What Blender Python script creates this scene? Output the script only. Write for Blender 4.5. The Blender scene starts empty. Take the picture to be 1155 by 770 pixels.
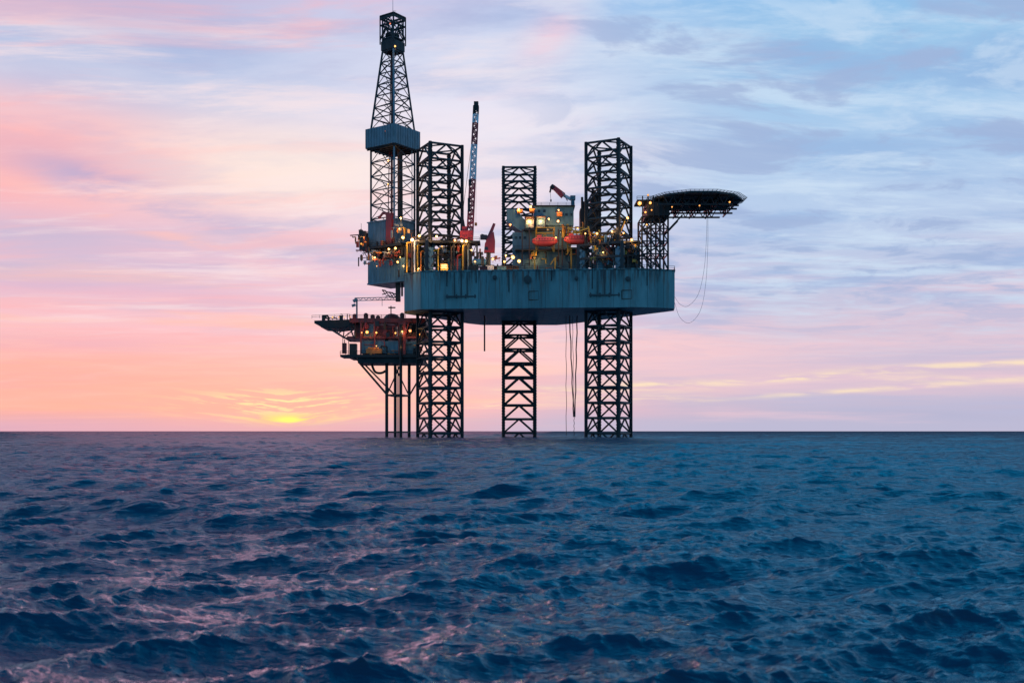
import bpy, math, random
import numpy as np
from mathutils import Vector, Matrix

random.seed(7)
S = bpy.context.scene
COL = S.collection
CAM_Z = 2.3          # eye height above mean water, seen from a small boat
F = 1200.0           # focal length in photo pixels, used only to turn measured sizes into metres
HOR = 486.0


def X(px, y):
    return (px - 577.5) / F * y


def Z(py, y):
    return CAM_Z + (HOR - py) / F * y


# ------------------------------------------------------------------ node helpers
class NT:
    def __init__(self, tree):
        self.t = tree
        self.n = tree.nodes
        self.l = tree.links

    def _in(self, sock, v):
        if v is None:
            return
        if isinstance(v, bpy.types.NodeSocket):
            self.l.new(v, sock)
        else:
            sock.default_value = v

    def m(self, op, a, b=None, c=None, clamp=False):
        n = self.n.new('ShaderNodeMath')
        n.operation = op
        n.use_clamp = clamp
        for i, v in enumerate((a, b, c)):
            self._in(n.inputs[i], v)
        return n.outputs[0]

    def ss(self, v, a, b, lo=0.0, hi=1.0):
        n = self.n.new('ShaderNodeMapRange')
        n.interpolation_type = 'SMOOTHSTEP'
        for i, x in enumerate((v, a, b, lo, hi)):
            self._in(n.inputs[i], x)
        return n.outputs[0]

    def mix(self, f, a, b, mode='MIX'):
        n = self.n.new('ShaderNodeMix')
        n.data_type = 'RGBA'
        n.blend_type = mode
        self._in(n.inputs[0], f)
        self._in(n.inputs[6], a)
        self._in(n.inputs[7], b)
        return n.outputs[2]

    def ramp(self, f, pts, interp='LINEAR'):
        n = self.n.new('ShaderNodeValToRGB')
        cr = n.color_ramp
        cr.interpolation = interp
        while len(cr.elements) < len(pts):
            cr.elements.new(0.5)
        for e, (p, c) in zip(cr.elements, pts):
            e.position = p
            e.color = c
        self._in(n.inputs[0], f)
        return n.outputs[0]

    def xyz(self, x, y, z):
        n = self.n.new('ShaderNodeCombineXYZ')
        for i, v in enumerate((x, y, z)):
            self._in(n.inputs[i], v)
        return n.outputs[0]

    def noise(self, vec, scale, detail=4.0, rough=0.55, dist=0.0):
        n = self.n.new('ShaderNodeTexNoise')
        self._in(n.inputs['Vector'], vec)
        n.inputs['Scale'].default_value = scale
        n.inputs['Detail'].default_value = detail
        n.inputs['Roughness'].default_value = rough
        n.inputs['Distortion'].default_value = dist
        return n.outputs[0]

    def mapping(self, vec, loc=(0, 0, 0), rot=(0, 0, 0), sc=(1, 1, 1)):
        n = self.n.new('ShaderNodeMapping')
        self._in(n.inputs[0], vec)
        n.inputs[1].default_value = loc
        n.inputs[2].default_value = rot
        n.inputs[3].default_value = sc
        return n.outputs[0]


def lin(r, g, b):
    def f(c):
        c /= 255.0
        return c / 12.92 if c <= 0.04045 else ((c + 0.055) / 1.055) ** 2.4
    return (f(r), f(g), f(b), 1.0)


# ------------------------------------------------------------------ world: dusk sky with cloud sheets
SUN_AZ = math.atan2(325 - 577.5, F)
SUN_EL = math.radians(1.1)


def make_world():
    w = bpy.data.worlds.new("World")
    S.world = w
    w.use_nodes = True
    t = w.node_tree
    t.nodes.clear()
    N = NT(t)
    out = t.nodes.new('ShaderNodeOutputWorld')
    bg = t.nodes.new('ShaderNodeBackground')
    tc = t.nodes.new('ShaderNodeTexCoord')
    sp = t.nodes.new('ShaderNodeSeparateXYZ')
    t.links.new(tc.outputs['Generated'], sp.inputs[0])
    x, y, z = sp.outputs
    hr = N.m('SQRT', N.m('ADD', N.m('ADD', N.m('MULTIPLY', x, x), N.m('MULTIPLY', y, y)), 1e-6))
    sa = N.m('DIVIDE', x, hr)            # sine of the azimuth from the view axis
    ca = N.m('DIVIDE', y, hr)
    v = N.m('MAXIMUM', N.m('DIVIDE', z, hr), 0.0)     # tangent of the elevation
    tv = N.m('DIVIDE', v, 0.405, clamp=True)

    def p(py):
        return (HOR - py) / 486.0
    # cloud-sheet coordinates: a plane overhead seen in perspective
    zz = N.m('ADD', N.m('MAXIMUM', z, 0.0), 0.10)
    cp = N.xyz(N.m('DIVIDE', x, zz), N.m('DIVIDE', y, zz), 0.0)
    warp = N.noise(cp, 0.55, 2.0, 0.5)
    wv = N.m('MULTIPLY', N.m('SUBTRACT', warp, 0.5), 0.9)
    cps = t.nodes.new('ShaderNodeVectorMath'); cps.operation = 'ADD'
    t.links.new(cp, cps.inputs[0]); t.links.new(N.xyz(wv, N.m('MULTIPLY', wv, 0.6), 0.0), cps.inputs[1])
    cpw = cps.outputs[0]
    tvw = N.m('ADD', tv, N.m('MULTIPLY', N.m('SUBTRACT', N.noise(N.mapping(cp, sc=(0.5, 1.0, 1)), 0.8, 3.0, 0.5), 0.5), 0.16))
    left = N.ramp(tvw, [(p(486), lin(222, 172, 190)), (p(462), lin(252, 186, 170)), (p(425), lin(254, 198, 186)),
                        (p(375), lin(250, 196, 204)), (p(325), lin(226, 192, 212)), (p(285), lin(224, 192, 214)),
                        (p(235), lin(250, 196, 202)), (p(190), lin(252, 210, 212)), (p(130), lin(212, 214, 234)),
                        (p(70), lin(186, 204, 234)), (p(0), lin(178, 196, 230))])
    cent = N.ramp(tvw, [(p(486), lin(206, 186, 208)), (p(455), lin(240, 190, 200)), (p(420), lin(255, 206, 196)),
                        (p(370), lin(250, 204, 212)), (p(310), lin(234, 206, 222)), (p(240), lin(238, 216, 228)),
                        (p(180), lin(248, 226, 230)), (p(110), lin(222, 224, 242)), (p(50), lin(206, 218, 242)),
                        (p(0), lin(188, 208, 240))])
    right = N.ramp(tvw, [(p(486), lin(184, 184, 212)), (p(455), lin(196, 188, 212)), (p(420), lin(222, 196, 212)),
                         (p(380), lin(214, 198, 218)), (p(320), lin(190, 200, 228)), (p(240), lin(184, 206, 236)),
                         (p(150), lin(168, 202, 236)), (p(70), lin(156, 198, 234)), (p(0), lin(146, 190, 232))])
    saw = N.m('ADD', sa, N.m('MULTIPLY', N.m('SUBTRACT', N.noise(cp, 0.9, 2.0, 0.5), 0.5), 0.25))
    base = N.mix(N.ss(saw, -0.42, -0.08), left, cent)
    base = N.mix(N.ss(saw, -0.04, 0.24), base, right)
    # clear dusk sky behind the clouds adds a little of its own gradient
    sky = t.nodes.new('ShaderNodeTexSky')
    sky.sky_type = 'NISHITA'
    sky.sun_disc = False
    sky.sun_elevation = SUN_EL
    sky.sun_rotation = SUN_AZ
    def patch(px, py, wx, wy, rag=0.0, tilt=0.0):
        """soft cloud mass at a bearing and elevation; rag roughens its outline"""
        a = N.m('SUBTRACT', sa, math.sin(math.atan2(px - 577.5, F)))
        b = N.m('SUBTRACT', v, (HOR - py) / F)
        if tilt:
            b = N.m('SUBTRACT', b, N.m('MULTIPLY', a, tilt))
        e = N.m('ADD', N.m('POWER', N.m('ABSOLUTE', N.m('DIVIDE', a, wx / F)), 2.0),
                N.m('POWER', N.m('ABSOLUTE', N.m('DIVIDE', b, wy / F)), 2.0))
        g = N.m('EXPONENT', N.m('MULTIPLY', e, -1.0))
        g = N.m('MULTIPLY', g, N.ss(ca, 0.0, 0.3))
        if rag:
            g = N.m('MULTIPLY', g, N.ss(fine, 0.5 - rag, 0.62))
        return g
    fine = N.noise(N.mapping(cpw, loc=(11, 3, 0), rot=(0, 0, math.radians(8)), sc=(0.8, 1.3, 1)), 3.0, 6.0, 0.6, 0.3)
    c = base
    # large masses
    c = N.mix(N.m('MULTIPLY', patch(140, 60, 210, 60, 0.25, -0.2), 0.8), c, lin(160, 186, 226))
    c = N.mix(N.m('MULTIPLY', patch(60, 120, 160, 30, 0.25, -0.15), 0.6), c, lin(178, 194, 228))
    c = N.mix(N.m('MULTIPLY', patch(20, 205, 150, 55, 0.4), 0.85), c, lin(255, 178, 180))
    c = N.mix(N.m('MULTIPLY', patch(290, 200, 150, 38, 0.5), 0.8), c, lin(254, 234, 222))
    c = N.mix(N.m('MULTIPLY', patch(200, 222, 110, 22, 0.5), 0.6), c, lin(255, 208, 200))
    c = N.mix(N.m('MULTIPLY', patch(105, 222, 62, 18, 0.12, -0.25), 0.95), c, lin(190, 172, 206))
    c = N.mix(N.m('MULTIPLY', patch(190, 250, 90, 12, 0.1, -0.2), 0.8), c, lin(200, 182, 212))
    c = N.mix(N.m('MULTIPLY', patch(60, 285, 170, 25, 0.3), 0.7), c, lin(208, 188, 214))
    c = N.mix(N.m('MULTIPLY', patch(625, 35, 45, 40, 0.3, 1.0), 0.7), c, lin(252, 206, 216))
    c = N.mix(N.m('MULTIPLY', patch(470, 130, 120, 30, 0.4), 0.5), c, lin(240, 232, 246))
    # blue-grey cloud bodies
    d1 = N.noise(N.mapping(cpw, loc=(3.1, 1.7, 0), rot=(0, 0, math.radians(-24)), sc=(0.6, 1.25, 1)), 1.9, 7.0, 0.6)
    dm = N.m('MULTIPLY', N.ss(d1, 0.46, 0.62), N.ss(tv, 0.12, 0.4))
    body = N.mix(N.ss(saw, -0.3, 0.1), lin(188, 184, 216), lin(140, 176, 222))
    c = N.mix(N.m('MULTIPLY', dm, 0.56), c, body)
    # pale wisps
    d2 = N.noise(N.mapping(cpw, loc=(-2.0, 5.2, 0), rot=(0, 0, math.radians(-30)), sc=(0.5, 1.6, 1)), 2.6, 8.0, 0.64)
    lm = N.m('MULTIPLY', N.ss(d2, 0.49, 0.66), N.ss(tv, 0.1, 0.35))
    pale = N.mix(N.ss(saw, -0.12, 0.16), lin(250, 230, 232), lin(208, 227, 246))
    c = N.mix(N.m('MULTIPLY', lm, 0.66), c, pale)
    # rosy streaks on the sun side
    d3 = N.noise(N.mapping(cpw, loc=(7.3, -1.2, 0), rot=(0, 0, math.radians(18)), sc=(0.42, 1.6, 1)), 2.6, 7.0, 0.62)
    pm = N.m('MULTIPLY', N.ss(d3, 0.51, 0.64), N.ss(saw, 0.06, -0.18))
    c = N.mix(N.m('MULTIPLY', pm, 0.42), c, lin(255, 186, 188))
    # thin level layers low down: peach on the sun side, lilac to the right
    d4 = N.noise(N.xyz(N.m('MULTIPLY', sa, 3.5), N.m('MULTIPLY', v, 55.0), 3.0), 1.0, 6.0, 0.6)
    low = N.ss(tv, 0.5, 0.2)
    c = N.mix(N.m('MULTIPLY', N.m('MULTIPLY', N.ss(d4, 0.5, 0.68), low), 0.55), c, N.mix(N.ss(saw, -0.1, 0.2), lin(255, 200, 178), lin(238, 202, 214)))
    c = N.mix(N.m('MULTIPLY', N.m('MULTIPLY', N.ss(d4, 0.5, 0.34), low), 0.5), c, N.mix(N.ss(saw, -0.1, 0.2), lin(250, 182, 190), lin(186, 188, 218)))
    # yellow bars low over the water, towards the right
    yb = lin(255, 232, 196)
    c = N.mix(N.m('MULTIPLY', patch(760, 400, 150, 26), 0.6), c, lin(255, 206, 208))
    for (px_, py_, wx, wy, tl, st) in ((925, 426.5, 140, 3.6, 0.06, 0.95), (1130, 416.5, 120, 2.8, 0.02, 0.85), (990, 441, 140, 2.6, 0.06, 0.75), (740, 434, 60, 6, 0.0, 0.9), (620, 440, 70, 4, 0.0, 0.8),
                                       (575, 457, 60, 4, 0.0, 0.8), (700, 449, 90, 5, 0.0, 0.5), (1100, 432, 110, 4, -0.02, 0.5), (420, 424, 40, 3, 0, 0.5), (425, 457, 18, 2, 0, 0.8)):
        c = N.mix(N.m('MULTIPLY', patch(px_, py_, wx, wy, 0.12, tl), st), c, yb)
    # mottled broken cloud to the right and overhead, coral layers low on the left
    d5 = N.noise(N.mapping(cpw, loc=(1.5, 9.0, 0), rot=(0, 0, math.radians(-35)), sc=(1.0, 1.35, 1)), 3.0, 6.0, 0.6, 0.4)
    rt = N.m('MULTIPLY', N.ss(saw, -0.1, 0.15), N.ss(tv, 0.12, 0.4))
    c = N.mix(N.m('MULTIPLY', N.m('MULTIPLY', N.ss(d5, 0.5, 0.63), rt), 0.78), c, lin(160, 180, 218))
    c = N.mix(N.m('MULTIPLY', N.m('MULTIPLY', N.ss(d5, 0.48, 0.36), rt), 0.5), c, lin(206, 224, 244))
    c = N.mix(N.m('MULTIPLY', patch(60, 430, 270, 44, 0.5), 0.6), c, lin(255, 170, 156))
    c = N.mix(N.m('MULTIPLY', patch(110, 395, 170, 9, 0.3), 0.6), c, lin(236, 178, 196))
    c = N.mix(N.m('MULTIPLY', patch(90, 335, 190, 12, 0.3), 0.6), c, lin(222, 182, 208))
    c = N.mix(N.m('MULTIPLY', patch(330, 195, 150, 42, 0.6), 0.75), c, lin(255, 236, 226))
    c = N.mix(N.m('MULTIPLY', patch(540, 160, 130, 90, 0.6), 0.5), c, lin(240, 236, 248))
    c = N.mix(N.m('MULTIPLY', patch(10, 200, 130, 50, 0.5), 0.7), c, lin(255, 180, 182))
    c = N.mix(N.m('MULTIPLY', patch(105, 222, 60, 16, 0.14, -0.25), 0.9), c, lin(188, 172, 208))
    c = N.mix(N.m('MULTIPLY', patch(200, 248, 100, 10, 0.12, -0.22), 0.75), c, lin(204, 186, 214))
    c = N.mix(N.m('MULTIPLY', patch(40, 290, 170, 22, 0.3), 0.6), c, lin(206, 188, 214))
    c = N.mix(N.m('MULTIPLY', patch(150, 265, 130, 9, 0.1, -0.3), 0.7), c, lin(255, 196, 190))
    c = N.mix(N.m('MULTIPLY', patch(150, 50, 150, 32, 0.3, -0.25), 0.5), c, lin(166, 188, 226))
    # lilac haze bank right on the horizon
    c = N.mix(N.m('MULTIPLY', N.ss(v, 0.018, 0.003), 0.75), c, N.mix(N.ss(saw, -0.25, 0.1), lin(222, 176, 196), lin(190, 188, 214)))
    # glow where the sun has just gone behind the lowest cloud
    rag = N.noise(N.xyz(N.m('MULTIPLY', sa, 20.0), N.m('MULTIPLY', N.m('SUBTRACT', v, N.m('MULTIPLY', N.m('ABSOLUTE', N.m('SUBTRACT', sa, math.sin(SUN_AZ))), 0.12)), 240.0), 0.0), 1.0, 5.0, 0.6)
    c = N.mix(N.m('MULTIPLY', patch(325, 458, 190, 32), 0.45), c, lin(255, 182, 146))
    c = N.mix(N.m('MULTIPLY', N.m('MULTIPLY', patch(318, 456, 85, 15), N.ss(rag, 0.49, 0.57)), 1.0), c, lin(255, 234, 172))
    c = N.mix(N.m('MULTIPLY', N.m('MULTIPLY', patch(328, 471, 50, 4.0), N.ss(rag, 0.42, 0.54)), 0.9), c, lin(255, 230, 158))
    c = N.mix(N.m('MULTIPLY', N.m('MULTIPLY', patch(326, 473, 34, 5), N.ss(rag, 0.36, 0.5)), 0.9), c, (1.0, 0.66, 0.24, 1))
    c = N.mix(N.m('MULTIPLY', patch(326, 473.5, 15, 3.4), N.ss(rag, 0.33, 0.46)), c, (1.7, 1.05, 0.20, 1))
    # overhead and behind the viewer the sky is evening blue with one added rosy patch
    c = N.mix(N.m('MULTIPLY', patch(170, -190, 380, 150, 0.0), 0.95), c, (1.15, 0.27, 0.33, 1))  # unseen pink cloud patch above the frame, added for pink reflections on the water
    hi = N.ss(N.m('SUBTRACT', v, N.ss(saw, 0.12, -0.12, 0.0, 0.4)), 0.34, 0.62)
    c = N.mix(hi, c, N.mix(N.ss(v, 0.8, 3.0), (0.02, 0.55, 1.0, 1), (0.02, 0.25, 0.56, 1)))
    back = N.mix(N.ss(v, 0.0, 0.9), (0.15, 0.44, 0.70, 1), (0.075, 0.27, 0.56, 1))
    c = N.mix(N.ss(ca, 0.62, -0.25), c, back)
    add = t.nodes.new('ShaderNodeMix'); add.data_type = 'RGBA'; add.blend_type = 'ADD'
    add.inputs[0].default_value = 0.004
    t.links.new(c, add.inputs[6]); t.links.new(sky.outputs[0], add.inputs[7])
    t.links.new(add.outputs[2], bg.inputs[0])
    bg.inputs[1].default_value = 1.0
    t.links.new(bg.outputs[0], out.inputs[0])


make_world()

# ------------------------------------------------------------------ materials
MATS = {}


def paint(name, col, rough=0.5, metal=0.0, var=0.25, rust=0.0, scale=0.6, bump=0.02):
    m = bpy.data.materials.new(name)
    m.use_nodes = True
    t = m.node_tree
    N = NT(t)
    b = t.nodes['Principled BSDF']
    tc = t.nodes.new('ShaderNodeTexCoord')
    o = tc.outputs['Object']
    n1 = N.noise(N.mapping(o, sc=(1, 1, 0.35)), scale, 6.0, 0.6)
    f = N.ss(n1, 0.3, 0.7, 1.0 - var, 1.0 + var * 0.5)
    c = N.mix(1.0, (*col, 1), N.xyz(f, f, f), 'MULTIPLY')
    if rust:
        n2 = N.noise(N.mapping(o, loc=(5, 2, 0), sc=(1.6, 1.6, 0.18)), 1.1, 7.0, 0.68)
        c = N.mix(N.ss(n2, 0.58, 0.72, 0.0, rust), c, (0.10, 0.035, 0.014, 1))
    t.links.new(c, b.inputs['Base Color'])
    b.inputs['Metallic'].default_value = metal
    t.links.new(N.ss(n1, 0.3, 0.7, rough - 0.1, rough + 0.12), b.inputs['Roughness'])
    bp = t.nodes.new('ShaderNodeBump')
    bp.inputs['Strength'].default_value = 0.4
    bp.inputs['Distance'].default_value = bump
    t.links.new(N.noise(o, 2.5, 4.0, 0.6), bp.inputs['Height'])
    t.links.new(bp.outputs[0], b.inputs['Normal'])
    MATS[name] = m
    return m


paint('dark_steel', (0.028, 0.031, 0.038), 0.55, 0.0, 0.4, 0.35)
paint('black_steel', (0.012, 0.013, 0.017), 0.6, 0.0, 0.4, 0.15)
paint('red_steel', (0.27, 0.035, 0.03), 0.5, 0.0, 0.4, 0.4)
paint('brown_steel', (0.09, 0.045, 0.03), 0.55, 0.0, 0.5, 0.5)
paint('grey_steel', (0.26, 0.29, 0.31), 0.5, 0.0, 0.3, 0.4)
paint('blue_grey', (0.17, 0.235, 0.28), 0.5, 0.0, 0.3, 0.5)
paint('house_blue', (0.085, 0.20, 0.27), 0.5, 0.0, 0.3, 0.35)
paint('red_paint', (0.40, 0.035, 0.035), 0.45, 0.0, 0.25, 0.2)
paint('crane_red', (0.46, 0.04, 0.05), 0.45, 0.0, 0.25, 0.2)
paint('white_paint', (0.78, 0.78, 0.80), 0.45, 0.0, 0.2, 0.15)
paint('yellow_paint', (0.62, 0.36, 0.04), 0.45, 0.0, 0.25, 0.25)
paint('orange_paint', (0.62, 0.19, 0.03), 0.45, 0.0, 0.25, 0.25)
paint('lifeboat_red', (0.66, 0.075, 0.065), 0.35, 0.0, 0.12, 0.0)
paint('blue_paint', (0.05, 0.19, 0.32), 0.45, 0.0, 0.25, 0.2)
paint('dark_glass', (0.015, 0.02, 0.03), 0.15, 0.0, 0.1)
paint('rope_fibre', (0.07, 0.06, 0.06), 0.8, 0.0, 0.2)
paint('hose_grey', (0.22, 0.22, 0.25), 0.6, 0.0, 0.2)
paint('rope_red', (0.20, 0.07, 0.06), 0.8, 0.0, 0.2)
paint('deck_plate', (0.06, 0.07, 0.075), 0.7, 0.0, 0.3, 0.3)
paint('net_mesh', (0.05, 0.055, 0.06), 0.8, 0.0, 0.3)


def hull_material():
    m = bpy.data.materials.new('hull_paint')
    m.use_nodes = True
    t = m.node_tree
    N = NT(t)
    b = t.nodes['Principled BSDF']
    tc = t.nodes.new('ShaderNodeTexCoord')
    o = tc.outputs['Object']
    sp = t.nodes.new('ShaderNodeSeparateXYZ')
    t.links.new(o, sp.inputs[0])
    n1 = N.noise(N.mapping(o, sc=(1, 1, 0.25)), 0.22, 6.0, 0.6)
    c = N.mix(N.ss(n1, 0.35, 0.68), (0.105, 0.235, 0.25, 1), (0.175, 0.32, 0.335, 1))
    # plates of slightly different repaint
    br = t.nodes.new('ShaderNodeTexBrick')
    br.inputs['Scale'].default_value = 1.0
    br.inputs['Brick Width'].default_value = 5.5
    br.inputs['Row Height'].default_value = 40.0
    br.offset = 0.0
    br.inputs['Mortar Size'].default_value = 0.09
    br.inputs['Color1'].default_value = (0.82, 0.82, 0.84, 1)
    br.inputs['Color2'].default_value = (1.12, 1.08, 1.06, 1)
    br.inputs['Mortar'].default_value = (0.5, 0.5, 0.5, 1)
    t.links.new(N.xyz(sp.outputs[0], sp.outputs[2], 0.0), br.inputs['Vector'])
    c = N.mix(1.0, c, br.outputs[0], 'MULTIPLY')
    # rust runs down from the deck edge and scuppers
    n2 = N.noise(N.mapping(o, loc=(4, 0, 0), sc=(1.3, 1.3, 0.07)), 0.8, 7.0, 0.7)
    top = N.ss(sp.outputs[2], -11.0, 1.0, 0.25, 1.0)
    c = N.mix(N.m('MULTIPLY', N.ss(n2, 0.50, 0.60), N.m('MULTIPLY', top, 0.85)), c, (0.16, 0.06, 0.035, 1))
    n3 = N.noise(N.mapping(o, loc=(9, 3, 0), sc=(0.8, 0.8, 0.12)), 0.7, 6.0, 0.65)
    up = N.ss(sp.outputs[2], -5.5, 0.0, 0.0, 1.0)
    c = N.mix(N.m('MULTIPLY', N.ss(n3, 0.45, 0.58), N.m('MULTIPLY', up, 0.85)), c, (0.03, 0.042, 0.05, 1))
    # old antifouling on the flat bottom
    t.links.new(c, b.inputs['Base Color'])
    b.inputs['Roughness'].default_value = 0.55
    bp = t.nodes.new('ShaderNodeBump')
    bp.inputs['Strength'].default_value = 0.5
    bp.inputs['Distance'].default_value = 0.1
    t.links.new(N.noise(N.mapping(o, sc=(1, 1, 0.4)), 0.5, 4.0, 0.5), bp.inputs['Height'])
    t.links.new(bp.outputs[0], b.inputs['Normal'])
    MATS['hull_paint'] = m


hull_material()


def lamp_material(name, col, s):
    m = bpy.data.materials.new(name)
    m.use_nodes = True
    t = m.node_tree
    N = NT(t)
    b = t.nodes['Principled BSDF']
    b.inputs['Base Color'].default_value = (0.5, 0.4, 0.3, 1)
    tc = t.nodes.new('ShaderNodeTexCoord')
    n = N.noise(tc.outputs['Object'], 1.5, 3.0)
    c = N.mix(N.ss(n, 0.3, 0.7), (col[0], col[1] * 0.8, col[2] * 0.7, 1), (col[0], col[1], col[2], 1))
    t.links.new(c, b.inputs['Emission Color'])
    b.inputs['Emission Strength'].default_value = s
    MATS[name] = m


lamp_material('sodium_lamp', (1.0, 0.38, 0.035), 1.4)
lamp_material('warm_lamp', (1.0, 0.50, 0.12), 1.6)
lamp_material('white_lamp', (1.0, 0.82, 0.62), 1.5)
lamp_material('lit_window', (1.0, 0.42, 0.08), 1.0)
lamp_material('red_lamp', (1.0, 0.22, 0.06), 1.2)


def water_material():
    m = bpy.data.materials.new('sea_water')
    m.use_nodes = True
    t = m.node_tree
    N = NT(t)
    b = t.nodes['Principled BSDF']
    geo = t.nodes.new('ShaderNodeNewGeometry')
    pos = geo.outputs['Position']
    n0 = N.noise(pos, 0.05, 3.0, 0.5)
    c = N.mix(N.ss(n0, 0.3, 0.7), (0.0003, 0.026, 0.062, 1), (0.0004, 0.042, 0.086, 1))
    n1 = N.noise(N.mapping(pos, rot=(0, 0, 0.2), sc=(0.5, 1.5, 1)), 3.6, 5.0, 0.62, 0.4)
    n2 = N.noise(N.mapping(pos, rot=(0, 0, -0.2), sc=(0.4, 1.5, 1)), 0.6, 4.0, 0.6, 0.2)
    b1 = t.nodes.new('ShaderNodeBump')
    b1.inputs['Strength'].default_value = 1.0
    b1.inputs['Distance'].default_value = 0.05
    t.links.new(n1, b1.inputs['Height'])
    b2 = t.nodes.new('ShaderNodeBump')
    b2.inputs['Strength'].default_value = 1.0
    b2.inputs['Distance'].default_value = 0.20
    t.links.new(n2, b2.inputs['Height'])
    t.links.new(b1.outputs[0], b2.inputs['Normal'])
    nrm = b2.outputs[0]
    t.nodes.remove(b)
    out = next(n for n in t.nodes if n.type == 'OUTPUT_MATERIAL')
    body = t.nodes.new('ShaderNodeBsdfDiffuse')
    t.links.new(c, body.inputs[0]); t.links.new(nrm, body.inputs['Normal'])
    gl = t.nodes.new('ShaderNodeBsdfGlossy')
    gl.inputs['Color'].default_value = (0.58, 0.88, 1.0, 1)
    gl.inputs['Roughness'].default_value = 0.10
    t.links.new(nrm, gl.inputs['Normal'])
    mx = t.nodes.new('ShaderNodeMixShader')
    dt = t.nodes.new('ShaderNodeVectorMath'); dt.operation = 'DOT_PRODUCT'
    t.links.new(geo.outputs['Incoming'], dt.inputs[0]); t.links.new(nrm, dt.inputs[1])
    # hand-set reflection by viewing angle, imitating wave faces hidden by their neighbours
    fac = N.ramp(dt.outputs['Value'], [(p_, (q_, q_, q_, 1)) for p_, q_ in ((0.0, 0.08), (0.03, 0.045), (0.07, 0.05), (0.13, 0.19), (0.20, 0.44), (0.32, 0.20), (0.5, 0.045), (0.8, 0.02), (1.0, 0.02))])
    t.links.new(fac, mx.inputs[0]); t.links.new(body.outputs[0], mx.inputs[1]); t.links.new(gl.outputs[0], mx.inputs[2])
    t.links.new(mx.outputs[0], out.inputs[0])
    MATS['sea_water'] = m


water_material()

# ------------------------------------------------------------------ sea surface: FFT wind sea on a sheet out to the horizon


def cascade(L, n, lam_min, lam_max, amp, wind_dir, lam_peak, seed, spread):
    rng = np.random.default_rng(seed)
    k1 = np.fft.fftfreq(n, d=L / n) * 2 * np.pi
    kx, ky = np.meshgrid(k1, k1, indexing='ij')
    k = np.hypot(kx, ky)
    k[0, 0] = 1e-6
    kp = 2 * np.pi / lam_peak
    P = np.exp(-1.25 * (kp / k) ** 2) / k ** 4.1
    if lam_max > 20:
        P = P * np.maximum(k / kp, 1.0) ** -0.8
        spread = spread * np.minimum(1.0, 2.2 * kp / k) + 3.0
    cosd = (kx * math.cos(wind_dir) + ky * math.sin(wind_dir)) / k
    D = (np.abs(cosd) ** spread) * np.where(cosd > 0, 1.0, 0.06) + 0.004
    band = (k >= 2 * np.pi / lam_max) & (k < 2 * np.pi / lam_min)
    A = np.sqrt(P * D) * band * (2 * np.pi / L) * amp
    ph = rng.normal(size=(n, n)) + 1j * rng.normal(size=(n, n))
    H = A * ph
    h = np.fft.ifft2(H).real * n * n
    dx = np.fft.ifft2(1j * kx / k * H).real * n * n
    dy = np.fft.ifft2(1j * ky / k * H).real * n * n
    return L, n, h, dx, dy


def sample(c, px, py, rot):
    L, n, h, dx, dy = c
    cr, sr = math.cos(rot), math.sin(rot)
    u = ((px * cr + py * sr) / L % 1.0) * n
    v = ((-px * sr + py * cr) / L % 1.0) * n
    i0 = np.floor(u).astype(np.int32); j0 = np.floor(v).astype(np.int32)
    fu = u - i0; fv = v - j0
    i0 %= n; j0 %= n
    i1 = (i0 + 1) % n; j1 = (j0 + 1) % n
    w00 = (1 - fu) * (1 - fv); w10 = fu * (1 - fv); w01 = (1 - fu) * fv; w11 = fu * fv

    def g(a):
        return a[i0, j0] * w00 + a[i1, j0] * w10 + a[i0, j1] * w01 + a[i1, j1] * w11
    a, b_ = g(dx), g(dy)
    return g(h), a * cr - b_ * sr, a * sr + b_ * cr


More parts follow.
